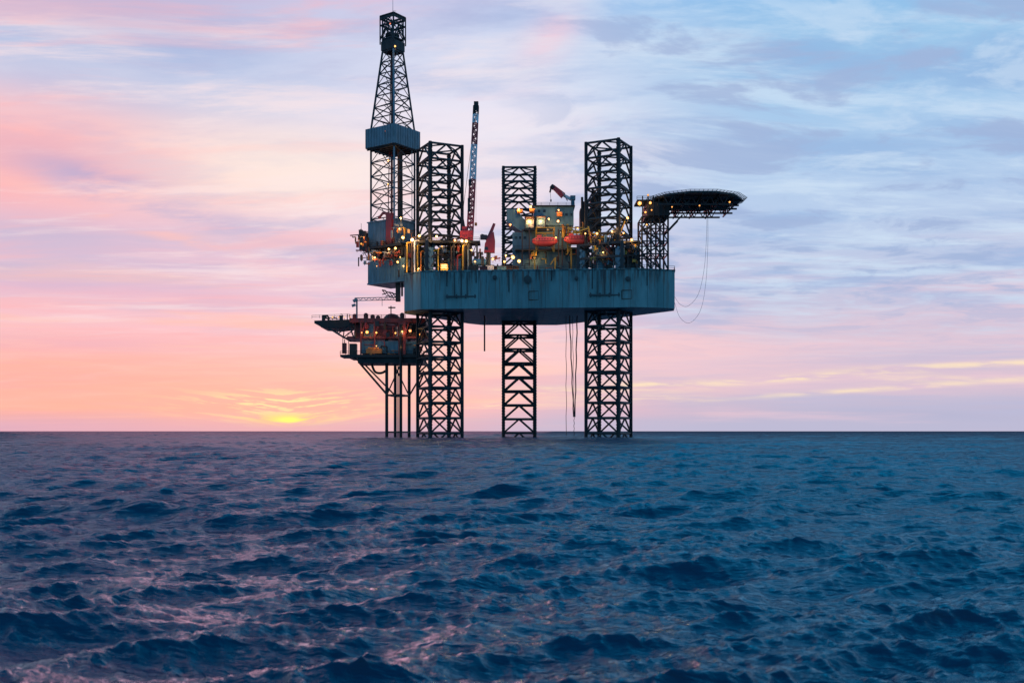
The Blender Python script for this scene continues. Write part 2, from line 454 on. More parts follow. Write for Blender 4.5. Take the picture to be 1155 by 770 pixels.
def make_sea():
    AMP = 1.0
    HS = 0.64            # significant wave height, metres
    LP = 11.0
    WD = math.radians(-100)
    big = cascade(163.0, 512, 2.6, 60.0, AMP, WD, LP, 11, 34.0)
    mid = cascade(29.0, 512, 0.42, 2.6, AMP, WD + 0.2, LP, 12, 6.0)
    sml = cascade(5.3, 256, 0.07, 0.42, AMP, WD - 0.2, LP, 13, 2.5)
    norm = HS / (4.0 * math.sqrt(sum(float(c[2].var()) for c in (big, mid, sml))))
    big, mid, sml = [(c[0], c[1], c[2] * norm * g, c[3] * norm * g, c[4] * norm * g) for c, g in ((big, 1.0), (mid, 1.0), (sml, 1.1))]
    rr = [2.2]
    while rr[-1] < 30000.0:
        rr.append(rr[-1] * 1.0042 + 0.004)
    r = np.array(rr)
    fine = np.arange(-34.0, 34.001, 0.09)
    coarse = np.concatenate([np.arange(34.4, 70, 0.5), np.arange(71, 289, 3.0), np.arange(290, 325.6, 0.5)])
    ang = np.radians(np.concatenate([fine, coarse]))
    nr, na = len(r), len(ang)
    R, A = np.meshgrid(r, ang, indexing='ij')
    px = R * np.sin(A); py = R * np.cos(A)
    sp = R * 0.0042 + 0.004
    in_front = (np.abs(((A + np.pi) % (2 * np.pi)) - np.pi) < math.radians(71)).astype(float)
    h = np.zeros_like(px); dx = np.zeros_like(px); dy = np.zeros_like(px)
    for c, rot, fade, chop in ((big, 0.0, 40.0, 0.85), (mid, 0.37, 0.9, 0.9), (sml, -0.5, 0.16, 0.6)):
        w = 1.0 / (1.0 + (sp / fade) ** 3) * (0.25 + 0.75 * in_front)
        a, b, d = sample(c, px, py, rot)
        h += a * w
        ch = chop * w / (1.0 + (sp / (fade * 0.5)) ** 2)
        dx += b * ch; dy += d * ch
    print('SEA Hs', 4 * h[R < 200].std(), 'verts', px.size)
    co = np.empty((nr * na + 1, 3), np.float32)
    co[:-1, 0] = (px + dx).ravel(); co[:-1, 1] = (py + dy).ravel(); co[:-1, 2] = h.ravel()
    co[-1] = (0, 0, -0.3)
    ii = np.arange(nr - 1)[:, None] * na
    jj = np.arange(na)[None, :]
    jn = (np.arange(na) + 1)[None, :] % na
    q = np.stack([ii + jj, ii + na + jj, ii + na + jn, ii + jn], -1).reshape(-1, 4)[:, ::-1]
    tri = np.stack([np.full(na, nr * na), jn.ravel(), jj.ravel()], -1)[:, ::-1]
    nq, nt_ = len(q), len(tri)
    me = bpy.data.meshes.new('sea')
    me.vertices.add(len(co))
    me.vertices.foreach_set('co', co.ravel())
    me.loops.add(nq * 4 + nt_ * 3)
    me.loops.foreach_set('vertex_index', np.concatenate([q.ravel(), tri.ravel()]).astype(np.int32))
    me.polygons.add(nq + nt_)
    ls = np.concatenate([np.arange(nq) * 4, nq * 4 + np.arange(nt_) * 3]).astype(np.int32)
    me.polygons.foreach_set('loop_start', ls)
    me.polygons.foreach_set('use_smooth', np.ones(nq + nt_, bool))
    me.update(calc_edges=True)
    me.validate()
    me.materials.append(MATS['sea_water'])
    o = bpy.data.objects.new('sea', me)
    COL.objects.link(o)
    o['kind'] = 'structure'
    o['label'] = 'dark blue choppy sea reaching the horizon'
    return o


make_sea()

# ------------------------------------------------------------------ mesh builder


class MB:
    """Collects shapes in world metres; build() links them as one mesh object."""

    def __init__(self):
        self.v = []; self.f = []; self.mi = []; self.mats = []; self.cur = 0

    def use(self, mat):
        if mat not in self.mats:
            self.mats.append(mat)
        self.cur = self.mats.index(mat)
        return self

    def add(self, vs, fs):
        o = len(self.v)
        self.v += [Vector(a) for a in vs]
        self.f += [[o + i for i in f] for f in fs]
        self.mi += [self.cur] * len(fs)
        return self

    def box(self, c, s, ex=(1, 0), bev=0.0):
        """box with centre c, size s, local x axis ex in plan"""
        e = Vector((ex[0], ex[1], 0)).normalized(); n = Vector((-e.y, e.x, 0)); u = Vector((0, 0, 1))
        c = Vector(c)
        vs = []
        for dz in (-1, 1):
            for dx, dy in ((-1, -1), (1, -1), (1, 1), (-1, 1)):
                vs.append(c + e * dx * s[0] / 2 + n * dy * s[1] / 2 + u * dz * s[2] / 2)
        return self.add(vs, [(3, 2, 1, 0), (4, 5, 6, 7), (0, 1, 5, 4), (1, 2, 6, 5), (2, 3, 7, 6), (3, 0, 4, 7)])

    def bar(self, p, q, d, n=4, d2=None):
        """prism of diameter d from p to q"""
        p = Vector(p); q = Vector(q)
        a = (q - p)
        if a.length < 1e-6:
            return self
        a.normalize()
        h = Vector((0, 0, 1)) if abs(a.z) < 0.9 else Vector((1, 0, 0))
        s = a.cross(h).normalized(); t = s.cross(a)
        d2 = d if d2 is None else d2
        vs = []
        for c, dd in ((p, d), (q, d2)):
            for i in range(n):
                w = 2 * math.pi * (i + 0.5) / n
                k = dd / 2 * (1.414 if n == 4 else 1.0)
                vs.append(c + s * math.cos(w) * k + t * math.sin(w) * k)
        fs = [(i, n + i, n + (i + 1) % n, (i + 1) % n) for i in range(n)]
        fs += [tuple(range(n)), tuple(range(2 * n - 1, n - 1, -1))]
        return self.add(vs, fs)

    def path(self, pts, d, n=5):
        for a, b in zip(pts[:-1], pts[1:]):
            self.bar(a, b, d, n)
        return self

    def prism(self, poly, z0, z1):
        n = len(poly)
        vs = [(x, y, z0) for x, y in poly] + [(x, y, z1) for x, y in poly]
        fs = [(i, (i + 1) % n, n + (i + 1) % n, n + i) for i in range(n)]
        fs += [tuple(range(n - 1, -1, -1)), tuple(range(n, 2 * n))]
        return self.add(vs, fs)

    def dome(self, c, r, hgt, n=12, m=4):
        vs = []; fs = []
        for j in range(m):
            a = math.pi / 2 * j / m
            for i in range(n):
                w = 2 * math.pi * i / n
                vs.append((c[0] + r * math.cos(a) * math.cos(w), c[1] + r * math.cos(a) * math.sin(w), c[2] + hgt * math.sin(a)))
        vs.append((c[0], c[1], c[2] + hgt))
        for j in range(m - 1):
            for i in range(n):
                fs.append((j * n + i, j * n + (i + 1) % n, (j + 1) * n + (i + 1) % n, (j + 1) * n + i))
        for i in range(n):
            fs.append(((m - 1) * n + i, (m - 1) * n + (i + 1) % n, m * n))
        return self.add(vs, fs)

    def rail(self, pts, h=1.1, d=0.09, step=2.5):
        """handrail along a polyline at deck height"""
        for a, b in zip(pts[:-1], pts[1:]):
            a = Vector(a); b = Vector(b)
            n = max(1, int((b - a).length / step))
            for i in range(n + 1):
                p = a.lerp(b, i / n)
                self.bar(p, p + Vector((0, 0, h)), d)
            for k in (0.5, 1.0):
                self.bar(a + Vector((0, 0, h * k)), b + Vector((0, 0, h * k)), d)
        return self

    def build(self, name, mat=None, parent=None, smooth=False):
        me = bpy.data.meshes.new(name)
        off = Vector((0, 0, 0))
        p = parent
        while p is not None:
            off += p.location
            p = p.parent
        me.from_pydata([tuple(a - off) for a in self.v], [], self.f)
        if mat is not None:
            me.materials.append(MATS[mat])
        else:
            for k in self.mats:
                me.materials.append(MATS[k])
            me.polygons.foreach_set('material_index', self.mi)
        if smooth:
            me.polygons.foreach_set('use_smooth', [True] * len(me.polygons))
        me.update()
        o = bpy.data.objects.new(name, me)
        COL.objects.link(o)
        o.parent = parent
        return o


def tag(o, label, cat, group=None):
    o['label'] = label
    o['category'] = cat
    if group:
        o['group'] = group
    return o


def thing(name, loc, label, cat, group=None):
    o = bpy.data.objects.new(name, None)
    COL.objects.link(o)
    o.location = loc
    o.empty_display_size = 0.5
    return tag(o, label, cat, group)


LAMP_RNG = random.Random(21)


def glow(p, w, parent, col=(1.0, 0.55, 0.2)):
    """the light that a lit lamp throws on what stands round it"""
    L = bpy.data.lights.new('lamp_light', 'POINT')
    L.energy = w * 2.4
    L.color = col
    L.shadow_soft_size = 0.4
    L.specular_factor = 0.0
    o = bpy.data.objects.new('lamp_light', L)
    COL.objects.link(o)
    off = Vector((0, 0, 0)); q = parent
    while q is not None:
        off += q.location; q = q.parent
    o.location = Vector(p) - off
    o.parent = parent
    return o


def floodlight(p, parent, kind='sodium_lamp', r=0.42, w=0, aim=(0, -1, -0.4)):
    """round lamp in a dark can on a short stem; the lit lens looks along aim"""
    p = Vector(p); a = Vector(aim).normalized()
    r *= LAMP_RNG.uniform(0.5, 0.88)
    mb = MB()
    mb.use('black_steel')
    mb.bar(p - a * r * 0.2, p - a * r * 1.3, r * 2.3, 8, r * 1.2)
    mb.bar(p - a * r * 0.8, p - a * r * 0.8 - Vector((0, 0, 1.4)), 0.12)
    mb.use(kind)
    h = Vector((0, 0, 1)); s = a.cross(h).normalized(); t = s.cross(a)
    vs = []; n = 8
    for k, (dr, da) in enumerate(((1.0, -0.2), (0.85, 0.25), (0.45, 0.5))):
        for i in range(n):
            ang = 2 * math.pi * i / n
            vs.append(p + a * da * r + (s * math.cos(ang) + t * math.sin(ang)) * r * dr)
    vs.append(p + a * r * 0.58)
    fs = []
    for k in range(2):
        for i in range(n):
            fs.append((k * n + i, k * n + (i + 1) % n, (k + 1) * n + (i + 1) % n, (k + 1) * n + i))
    for i in range(n):
        fs.append((2 * n + i, 2 * n + (i + 1) % n, 3 * n))
    mb.add(vs, fs)
    o = mb.build('floodlight', None, parent)
    if w:
        glow(p + a * r * 2.0, w, parent)
    return o


# ------------------------------------------------------------------ JACK-UP RIG
DECK = 54.8
HB = 42.5
rig = thing('jackup_rig', (0, 370, 0), 'blue grey jack-up drilling rig raised clear of the sea on three black lattice legs', 'oil rig')


def HY(px):      # depth of the front side plating at this bearing
    if px < 475:
        return 351 + (475 - px) / 19 * 6
    if px < 718:
        return 351 - (px - 475) / 243 * 6
    return 345 + (px - 718) / 43 * 3.5


hull_poly = [(X(475, 351), 351), (X(718, 345), 345), (X(761, 348.5), 348.5), (X(760, 356), 356), (X(645, 399), 399), (X(628, 404), 404),
             (X(545, 404), 404), (X(530, 399), 399), (X(456, 365), 365), (X(456, 357), 357)]


def make_hull():
    mb = MB()
    mb.prism(hull_poly, HB, DECK)
    h = mb.build('hull', 'hull_paint', rig)
    # object coordinates are metres from the rig origin: move the mesh so deck level is local zero
    for v in h.data.vertices:
        v.co.z -= DECK
    h.location.z = DECK
    # rubbing strakes: vertical stiffeners standing proud of the plating
    for px in (475, 492, 548, 566, 584, 610, 640, 662, 700, 718, 742):
        y = HY(px)
        mb = MB()
        mb.box((X(px, y), y - 0.09, (HB + DECK) / 2), (0.28, 0.22, DECK - HB - 0.9), (1, -0.03))
        mb.build('stiffener', 'hull_paint', h)
    # deck edge: gutter bar
    mb = MB()
    n = len(hull_poly)
    for i in range(n):
        a, b = hull_poly[i], hull_poly[(i + 1) % n]
        mb.bar((*a, DECK + 0.12), (*b, DECK + 0.12), 0.42)
    mb.build('gutter_bar', 'hull_paint', rig)
    mb = MB()
    ring = [(*p, DECK + 0.3) for p in hull_poly]
    mb.rail(ring + [ring[0]], 1.2, 0.1, 2.6)
    mb.build('railing', 'dark_steel', rig)
    # mooring gear on the side: two guide frames with a long foot rail, and fairlead drums
    for px in (520, 682):
        mb = MB()
        y = HY(px) - 0.25
        x = X(px, y)
        for dx in (-2.2, 0.0, 2.0):
            mb.bar((x + dx, y, DECK - 0.4), (x + dx, y, DECK - 8.2), 0.32)
        mb.bar((x - 5.0, y, DECK - 8.3), (x + 5.0, y, DECK - 8.3), 0.45)
        for dx in (-4.6, -1.5, 1.5, 4.6):
            mb.bar((x + dx, y - .05, DECK - 8.9), (x + dx, y - .05, DECK - 7.6), 0.4)
        mb.build('fairlead_guide', 'deck_plate', rig)
    for px, dz, r in ((595, 3.0, 1.3), (558, 2.2, 0.7), (650, 2.8, 0.6), (708, 3.2, 0.8)):
        y = HY(px)
        mb = MB()
        mb.bar((X(px, y), y - 0.1, DECK - dz), (X(px, y), y - 0.75, DECK - dz), r * 2, 12)
        mb.bar((X(px, y), y - 0.75, DECK - dz), (X(px, y), y - 0.9, DECK - dz), r * 1.1, 12)
        mb.build('fairlead', 'deck_plate', rig)
    # black scupper stains come from the material; overboard pipes are real
    for px in (504, 537, 574, 622, 668, 730):
        y = HY(px)
        mb = MB()
        mb.bar((X(px, y), y - 0.2, DECK + 0.3), (X(px, y), y - 0.2, DECK - random.uniform(3, 9)), 0.3, 6)
        mb.build('overboard_pipe', 'dark_steel', rig)
    # raw plate patches with portholes/sea chest frames (two framed hatches)
    for px in (602, 707):
        y = HY(px) - 0.06
        x = X(px, y)
        mb = MB()
        for a, b in (((-1.6, -9.6), (1.6, -9.6)), ((1.6, -9.6), (1.6, -6.8)), ((1.6, -6.8), (-1.6, -6.8)), ((-1.6, -6.8), (-1.6, -9.6))):
            mb.bar((x + a[0], y, DECK + a[1]), (x + b[0], y, DECK + b[1]), 0.2)
        mb.build('sea_chest_frame', 'brown_steel', rig)
    return h


make_hull()

LEG_S = 11.6
BAY = 5.1
LEG_TOP = 98.9


def make_leg():
    h = LEG_S / 2
    cor = [(-h, -h), (h, -h), (h, h), (-h, h)]
    mb = MB()
    z0 = LEG_TOP - BAY * 22
    for k in range(23):
        z = LEG_TOP - 0.4 - BAY * k
        for i in range(4):
            a = Vector((*cor[i], z)); b = Vector((*cor[(i + 1) % 4], z))
            mid = (a + b) / 2
            mb.bar(a, b, 0.78, 6)
            lo = Vector((0, 0, -BAY))
            mb.bar(a + lo, mid, 0.62, 6)
            mb.bar(b + lo, mid, 0.62, 6)
            nxt = Vector((*cor[(i + 2) % 4], z))
            mb.bar(mid, (b + nxt) / 2, 0.52, 6)
    leg = mb.build('leg', 'dark_steel', rig)
    for c in cor:
        m = MB()
        m.bar((*c, z0 - 4), (*c, LEG_TOP), 1.12, 8)
        # toothed rack plate through the chord
        s = 1 if c[0] * c[1] > 0 else -1
        dx, dy = 0.48, 0.48 * -s
        m.box((c[0], c[1], (z0 + LEG_TOP) / 2 - 2), (1.35, 0.16, LEG_TOP - z0 + 3.6), (dx, dy))
        ch = m.build('chord', 'black_steel', leg)
        t = MB()
        for z in np.arange(-4, LEG_TOP - 0.5, 1.05):
            t.box((c[0], c[1], float(z)), (1.62, 0.17, 0.5), (dx, dy))
        ch2 = t.build('rack', 'black_steel', None)
        # teeth belong to the chord mesh itself
        import bmesh
        bm = bmesh.new(); bm.from_mesh(ch.data); bm.from_mesh(ch2.data); bm.to_mesh(ch.data); bm.free()
        bpy.data.objects.remove(ch2)
    return leg


# first leg is built round the world origin, then moved; repeats are copies that share its meshes
_rigloc = rig.location.copy()
rig.location = (0, 0, 0)
leg0 = make_leg()
rig.location = _rigloc


def place_leg(px, y, rz, first=False):
    if first:
        o = leg0
        kids = list(leg0.children)
    else:
        o = leg0.copy(); COL.objects.link(o); o.parent = rig
        for ch in list(leg0.children):
            c = ch.copy(); COL.objects.link(c); c.parent = o
    o.location = Vector((X(px, y), y, 0)) - rig.location
    o.rotation_euler = (0, 0, rz)
    return o


LEGS = [(496, 362.5, math.radians(26)), (686.5, 358.5, math.radians(-27)), (585.5, 394.0, 0.0)]
place_leg(*LEGS[0], first=True)
place_leg(*LEGS[1])
place_leg(*LEGS[2])


def jack_house(px, y, rz, top, w=15.5):
    """box frame of heavy posts round a leg where it passes the deck, with jack gear stacks between"""
    c = Vector((X(px, y), y, 0))
    ex = Vector((math.cos(rz), math.sin(rz), 0)); ey = Vector((-ex.y, ex.x, 0))
    h = w / 2
    mb = MB()
    cs = [c + ex * a * h + ey * b * h for a, b in ((-1, -1), (1, -1), (1, 1), (-1, 1))]
    for i in range(4):
        a, b = cs[i], cs[(i + 1) % 4]
        mb.bar(a + Vector((0, 0, DECK)), a + Vector((0, 0, top)), 1.1)
        for zz in (top - 0.35, DECK + (top - DECK) * 0.5):
            mb.bar(a + Vector((0, 0, zz)), b + Vector((0, 0, zz)), 0.7)
        mb.bar(a + Vector((0, 0, DECK)), (a + b) / 2 + Vector((0, 0, top)), 0.4)
        mb.bar(b + Vector((0, 0, DECK)), (a + b) / 2 + Vector((0, 0, top)), 0.4)
    o = mb.build('jack_house', 'dark_steel', rig)
    for i in range(4):
        d = (cs[i] - c) * 0.86
        m = MB()
        m.box(c + d + Vector((0, 0, (DECK + top) / 2 - 1)), (2.4, 2.4, top - DECK - 2.6), (ex.x, ex.y))
        for zz in np.arange(DECK + 1.5, top - 2, 2.0):
            m.bar(c + d + ey * -1.6 + Vector((0, 0, float(zz))), c + d + ey * 1.6 + Vector((0, 0, float(zz))), 1.0, 8)
        m.build('jack_gear', 'house_blue', o)
    return o


jack_house(*LEGS[0], 65.5)
jack_house(*LEGS[1], 64.5)
jack_house(*LEGS[2], 62.0)


def deck_plan(x0, x1, y0, y1):
    return [(x0, y0), (x1, y0), (x1, y1), (x0, y1)]


# --- left work deck on the jack house, with lamps (photo 455-545, 270-306)
def left_modules():
    y = 353.5
    z1 = Z(272, y)
    mb = MB()
    mb.box((X(506, y), y + 2, z1 - 0.35), (X(541, y) - X(470, y), 6, 0.7))
    mb.rail([(X(470, y), y - 1, z1), (X(541, y), y - 1, z1)], 1.1, 0.1)
    for px in (472, 484, 498, 512, 524, 538):
        mb.bar((X(px, y), y, DECK), (X(px, y), y, z1 - 0.4), 0.55)
    for a, b in ((472, 484), (498, 512), (524, 538)):
        mb.bar((X(a, y), y, DECK), (X(b, y), y, z1 - 0.6), 0.25)
    mb.build('work_deck', 'black_steel', rig)
    for (a, b, t, bt, yy, mat, nm) in ((478, 490, 276, 300, 355, 'blue_grey', 'switchgear_cabin'), (457, 471, 279, 306, 357, 'dark_steel', 'pipe_tower'),
                                       (500, 523, 279, 297, 358, 'black_steel', 'winch_house'), (491, 497, 282, 304, 354.6, 'brown_steel', 'riser_stack'),
                                       (505, 520, 293, 305, 354.4, 'house_blue', 'mud_cabin')):
        z0 = max(DECK, Z(bt, yy)); z2 = Z(t, yy)
        m = MB()
        m.box((X((a + b) / 2, yy), yy + 1.2, (z0 + z2) / 2), (X(b, yy) - X(a, yy), 2.4, z2 - z0))
        for k in range(3):
            xx = X(a, yy) + (X(b, yy) - X(a, yy)) * (k + 0.5) / 3
            m.bar((xx, yy - 0.15, z0), (xx, yy - 0.15, z2), 0.18)
        m.box((X((a + b) / 2, yy), yy + 1.2, z2 + 0.12), (X(b, yy) - X(a, yy) + 0.5, 2.9, 0.24))
        m.build(nm, mat, rig)
    # upright pipes in grey, yellow and brown
    for px, t, mat in ((459, 274, 'yellow_paint'), (464.5, 268, 'brown_steel'), (467.5, 272, 'white_paint'), (471, 277, 'yellow_paint'),
                       (475, 284, 'orange_paint'), (494, 281, 'yellow_paint'), (522, 277, 'yellow_paint'), (516, 288, 'red_paint'),
                       (487.5, 283, 'yellow_paint'), (528, 282, 'blue_grey'), (509, 279, 'brown_steel')):
        yy = 353.2
        m = MB()
        m.bar((X(px, yy), yy, DECK + .1), (X(px, yy), yy, Z(t, yy)), 0.5, 8)
        m.bar((X(px, yy), yy, Z(t, yy)), (X(px, yy) + 1.4, yy + 1, Z(t, yy) + 0.4), 0.5, 8)
        m.build('riser_pipe', mat, rig)
    for px, py, k, r, w in ((452, 246, 'sodium_lamp', .6, 300), (454.5, 268, 'sodium_lamp', .75, 300), (465, 270.5, 'white_lamp', .8, 300), (473, 266, 'warm_lamp', .7, 250),
                            (492.5, 266.5, 'warm_lamp', .6, 300), (513, 271, 'red_lamp', .55, 100), (521, 271.5, 'white_lamp', .6, 250), (526, 272, 'sodium_lamp', .8, 200),
                            (498.5, 278, 'warm_lamp', .45, 0), (455, 300, 'sodium_lamp', .5, 120), (472, 303, 'sodium_lamp', .5, 150)):
        yy = 352.2
        floodlight((X(px, yy), yy, Z(py, yy)), rig, k, r, w)
    # lit doorway on the deck
    yy = 353.0
    m = MB()
    m.use('yellow_paint').box((X(501, yy), yy + 1.4, DECK + 1.5), (2.6, 2.4, 3.0))
    m.use('lit_window').box((X(501, yy), yy + 0.15, DECK + 2.1), (2.0, 0.12, 1.5))
    m.build('lit_cabin', None, rig)
    glow((X(501, yy), yy - 1.2, DECK + 2), 150, rig)


left_modules()


# --- accommodation block
def accommodation():
    y = 368.0
    root = MB()
    z0 = DECK
    # lower wide block, mid block, upper bridge block
    def blk(m, a, b, t, bt, yy, dep):
        zz0, zz1 = Z(bt, yy), Z(t, yy)
        m.box((X((a + b) / 2, yy), yy + dep / 2, (zz0 + zz1) / 2), (X(b, yy) - X(a, yy), dep, zz1 - zz0))
        return zz0, zz1
    blk(root, 578, 664, 279, 322, y, 16)
    blk(root, 578, 600, 262, 279.1, y, 14)
    blk(root, 600, 644, 254, 279.1, y + 1.5, 14)
    blk(root, 602, 647, 233, 254.1, y + 0.6, 13)
    # sloping shoulder between the tiers (left)
    yy = y + 0.3
    poly = [(571.5, 236), (583, 236), (601, 262), (590, 262), (571.5, 250)]
    vs = [(X(a, yy), yy, Z(b, yy)) for a, b in poly] + [(X(a, yy), yy + 9, Z(b, yy)) for a, b in poly]
    n = len(poly)
    root.add(vs, [tuple(range(n - 1, -1, -1)), tuple(range(n, 2 * n))] + [(i, (i + 1) % n, n + (i + 1) % n, n + i) for i in range(n)])
    for px in (582, 588, 594, 612, 620, 628, 636, 643):
        t = 262 if px < 600 else 234
        q = y - 0.05 if px < 600 else y + 0.55
        root.bar((X(px, q), q, Z(262 if px > 600 else 279, q)), (X(px, q), q, Z(t, q)), 0.16)
    acc = root.build('accommodation_block', 'house_blue', rig)
    # roof edge and parapet
    m = MB()
    q = y + 0.6
    m.box((X(624.5, q), q + 6.5, Z(232.4, q)), (X(648.5, q) - X(600.5, q), 14.0, 0.5))
    m.rail([(X(601, q), q, Z(232, q)), (X(648, q), q, Z(232, q))], 1.1, 0.1)
    m.build('roof', 'black_steel', acc)
    # lit recesses
    for a, b, t, bt in ((592.5, 602.5, 245, 257), (605, 615, 244.5, 256.5)):
        q = y - 1.2
        m = MB()
        xa, xb, zb, zt = X(a, q), X(b, q), Z(bt, q), Z(t, q)
        m.use('brown_steel')
        m.box(((xa + xb) / 2, q + 1.1, zb - 0.15), (xb - xa + 0.5, 2.6, 0.3))
        m.box(((xa + xb) / 2, q + 1.1, zt + 0.15), (xb - xa + 0.5, 2.6, 0.3))
        for xx in (xa, xb):
            m.box((xx, q + 1.1, (zb + zt) / 2), (0.25, 2.4, zt - zb))
        m.use('grey_steel').box(((xa + xb) / 2, q + 2.1, (zb + zt) / 2), (xb - xa - 0.3, 0.2, zt - zb - 0.1))
        m.rail([(xa, q, zb), (xb, q, zb)], 1.0, 0.09, 1.2)
        m.build('lit_balcony', None, acc)
        m = MB()
        m.use('warm_lamp').box(((xa + xb) / 2, q + 1.9, (zb + zt) / 2 + 0.75), (1.5, 0.15, 1.0))
        m.use('black_steel').box(((xa + xb) / 2, q + 1.9, (zb + zt) / 2 + 1.4), (1.8, 0.3, 0.2))
        m.build('bulkhead_lamp', None, acc)
        glow(((xa + xb) / 2, q + 0.7, (zb + zt) / 2 + 0.6), 320, rig, (1.0, 0.5, 0.2))
    # small windows
    for px, py in ((582, 268), (587, 268), (592, 268), (583, 286), (590, 286), (634, 242), (639, 242), (644, 242), (608, 238), (614, 238), (628, 238)):
        q = (y if px < 600 else y + 0.6) - 0.06
        if py > 280:
            q = y - 0.06
        m = MB()
        m.box((X(px, q), q, Z(py, q)), (0.9, 0.1, 0.9))
        m.build('window', 'dark_glass', acc)
    # warm lamps and orange gear
    for px, py, k, r, w in ((585, 236, 'sodium_lamp', .55, 160), (598.5, 233, 'warm_lamp', .6, 160), (619, 247, 'warm_lamp', .6, 120), (629.5, 249.5, 'warm_lamp', .55, 120),
                            (630, 237, 'warm_lamp', .5, 80), (618, 259, 'warm_lamp', .5, 120), (651.5, 257, 'sodium_lamp', .6, 160), (575.5, 253.5, 'red_lamp', .5, 60),
                            (603, 291, 'sodium_lamp', .5, 120), (627, 268, 'warm_lamp', .4, 60)):
        yy = y - 1.6
        floodlight((X(px, yy), yy, Z(py, yy)), rig, k, r, w)
    for px, py, mat in ((586.5, 238.5, 'orange_paint'), (600, 237.5, 'orange_paint'), (631, 241.5, 'orange_paint'), (602.5, 286, 'yellow_paint')):
        yy = y - 0.9
        m = MB()
        m.bar((X(px, yy) - 0.9, yy, Z(py, yy)), (X(px, yy) + 0.9, yy, Z(py, yy)), 1.5, 10)
        m.bar((X(px, yy), yy, Z(py, yy)), (X(px, yy), yy + 1.6, Z(py, yy)), 0.4)
        m.build('life_raft_canister', mat, acc)
    # walkway under the recesses with brown posts
    yy = y - 2.4
    m = MB()
    m.box((X(607, yy), yy + 1, Z(259, yy)), (X(622, yy) - X(588, yy), 2.6, 0.35))
    m.box((X(625, yy), yy + 1, Z(281.5, yy)), (X(668, yy) - X(580, yy), 3.2, 0.4))
    m.rail([(X(580, yy), yy - 0.5, Z(281, yy)), (X(668, yy), yy - 0.5, Z(281, yy))], 1.1, 0.1)
    m.build('walkway', 'deck_plate', rig)
    for px in (589, 597, 630, 634, 668):
        m = MB()
        m.bar((X(px, yy), yy - .5, Z(300, yy)), (X(px, yy), yy - .5, Z(259, yy)), 0.4)
        m.build('walkway_post', 'brown_steel', rig)
    # yellow posts below the boats
    for px, t in ((603, 283), (626, 291), (644, 280), (661, 280)):
        m = MB()
        m.bar((X(px, yy), yy - 1, DECK), (X(px, yy), yy - 1, Z(t, yy)), 0.5)
        m.bar((X(px, yy), yy - 1, Z(t, yy)), (X(px, yy) - 1.6, yy - 1, Z(t, yy) - 2.4), 0.35)
        m.build('yellow_stanchion', 'yellow_paint', rig)
    return acc


accommodation()
floodlight((X(632.5, 355), 355, Z(261, 355)), rig, 'warm_lamp', .45, 330, (0, 1, -0.4))  # added lamp facing back at the lifeboats, only there to brighten them
floodlight((X(599, 355), 355, Z(262, 355)), rig, 'sodium_lamp', .4, 200, (0.3, 1, -0.4))  # second added lamp, likewise aimed back to light the left boat


# --- davits: yellow frames the lifeboats hang from
def davit(px0, px1):
    y = 361.0
    zt, zb = Z(257.5, y), Z(282, y)
    mb = MB()
    for px in (px0, px1):
        x = X(px, y)
        mb.bar((x, y + 3.5, zb), (x, y + 3.5, zt - 1), 0.5)
        mb.bar((x, y + 3.5, zt - 1), (x, y - 1.2, zt), 0.5)
        mb.bar((x, y + 3.5, zb + 2.5), (x, y + 0.2, zt - 0.4), 0.3)
        mb.bar((x, y - 1.0, zt), (x, y - 1.0, zt - 1.3), 0.14)
    mb.bar((X(px0, y), y + 3.5, zt - 1), (X(px1, y), y + 3.5, zt - 1), 0.4)
    mb.bar((X(px0, y), y - 1.1, zt), (X(px1, y), y - 1.1, zt), 0.28)
    mb.bar((X(px0, y), y + 3.5, zb), (X(px0 + (px1 - px0) * .5, y), y + 3.5, zt - 1), 0.24)
    mb.bar((X(px1, y), y + 3.5, zb), (X(px0 + (px1 - px0) * .5, y), y + 3.5, zt - 1), 0.24)
    mb.build('lifeboat_davit', 'yellow_paint', rig)


davit(605, 625)
davit(641, 662)


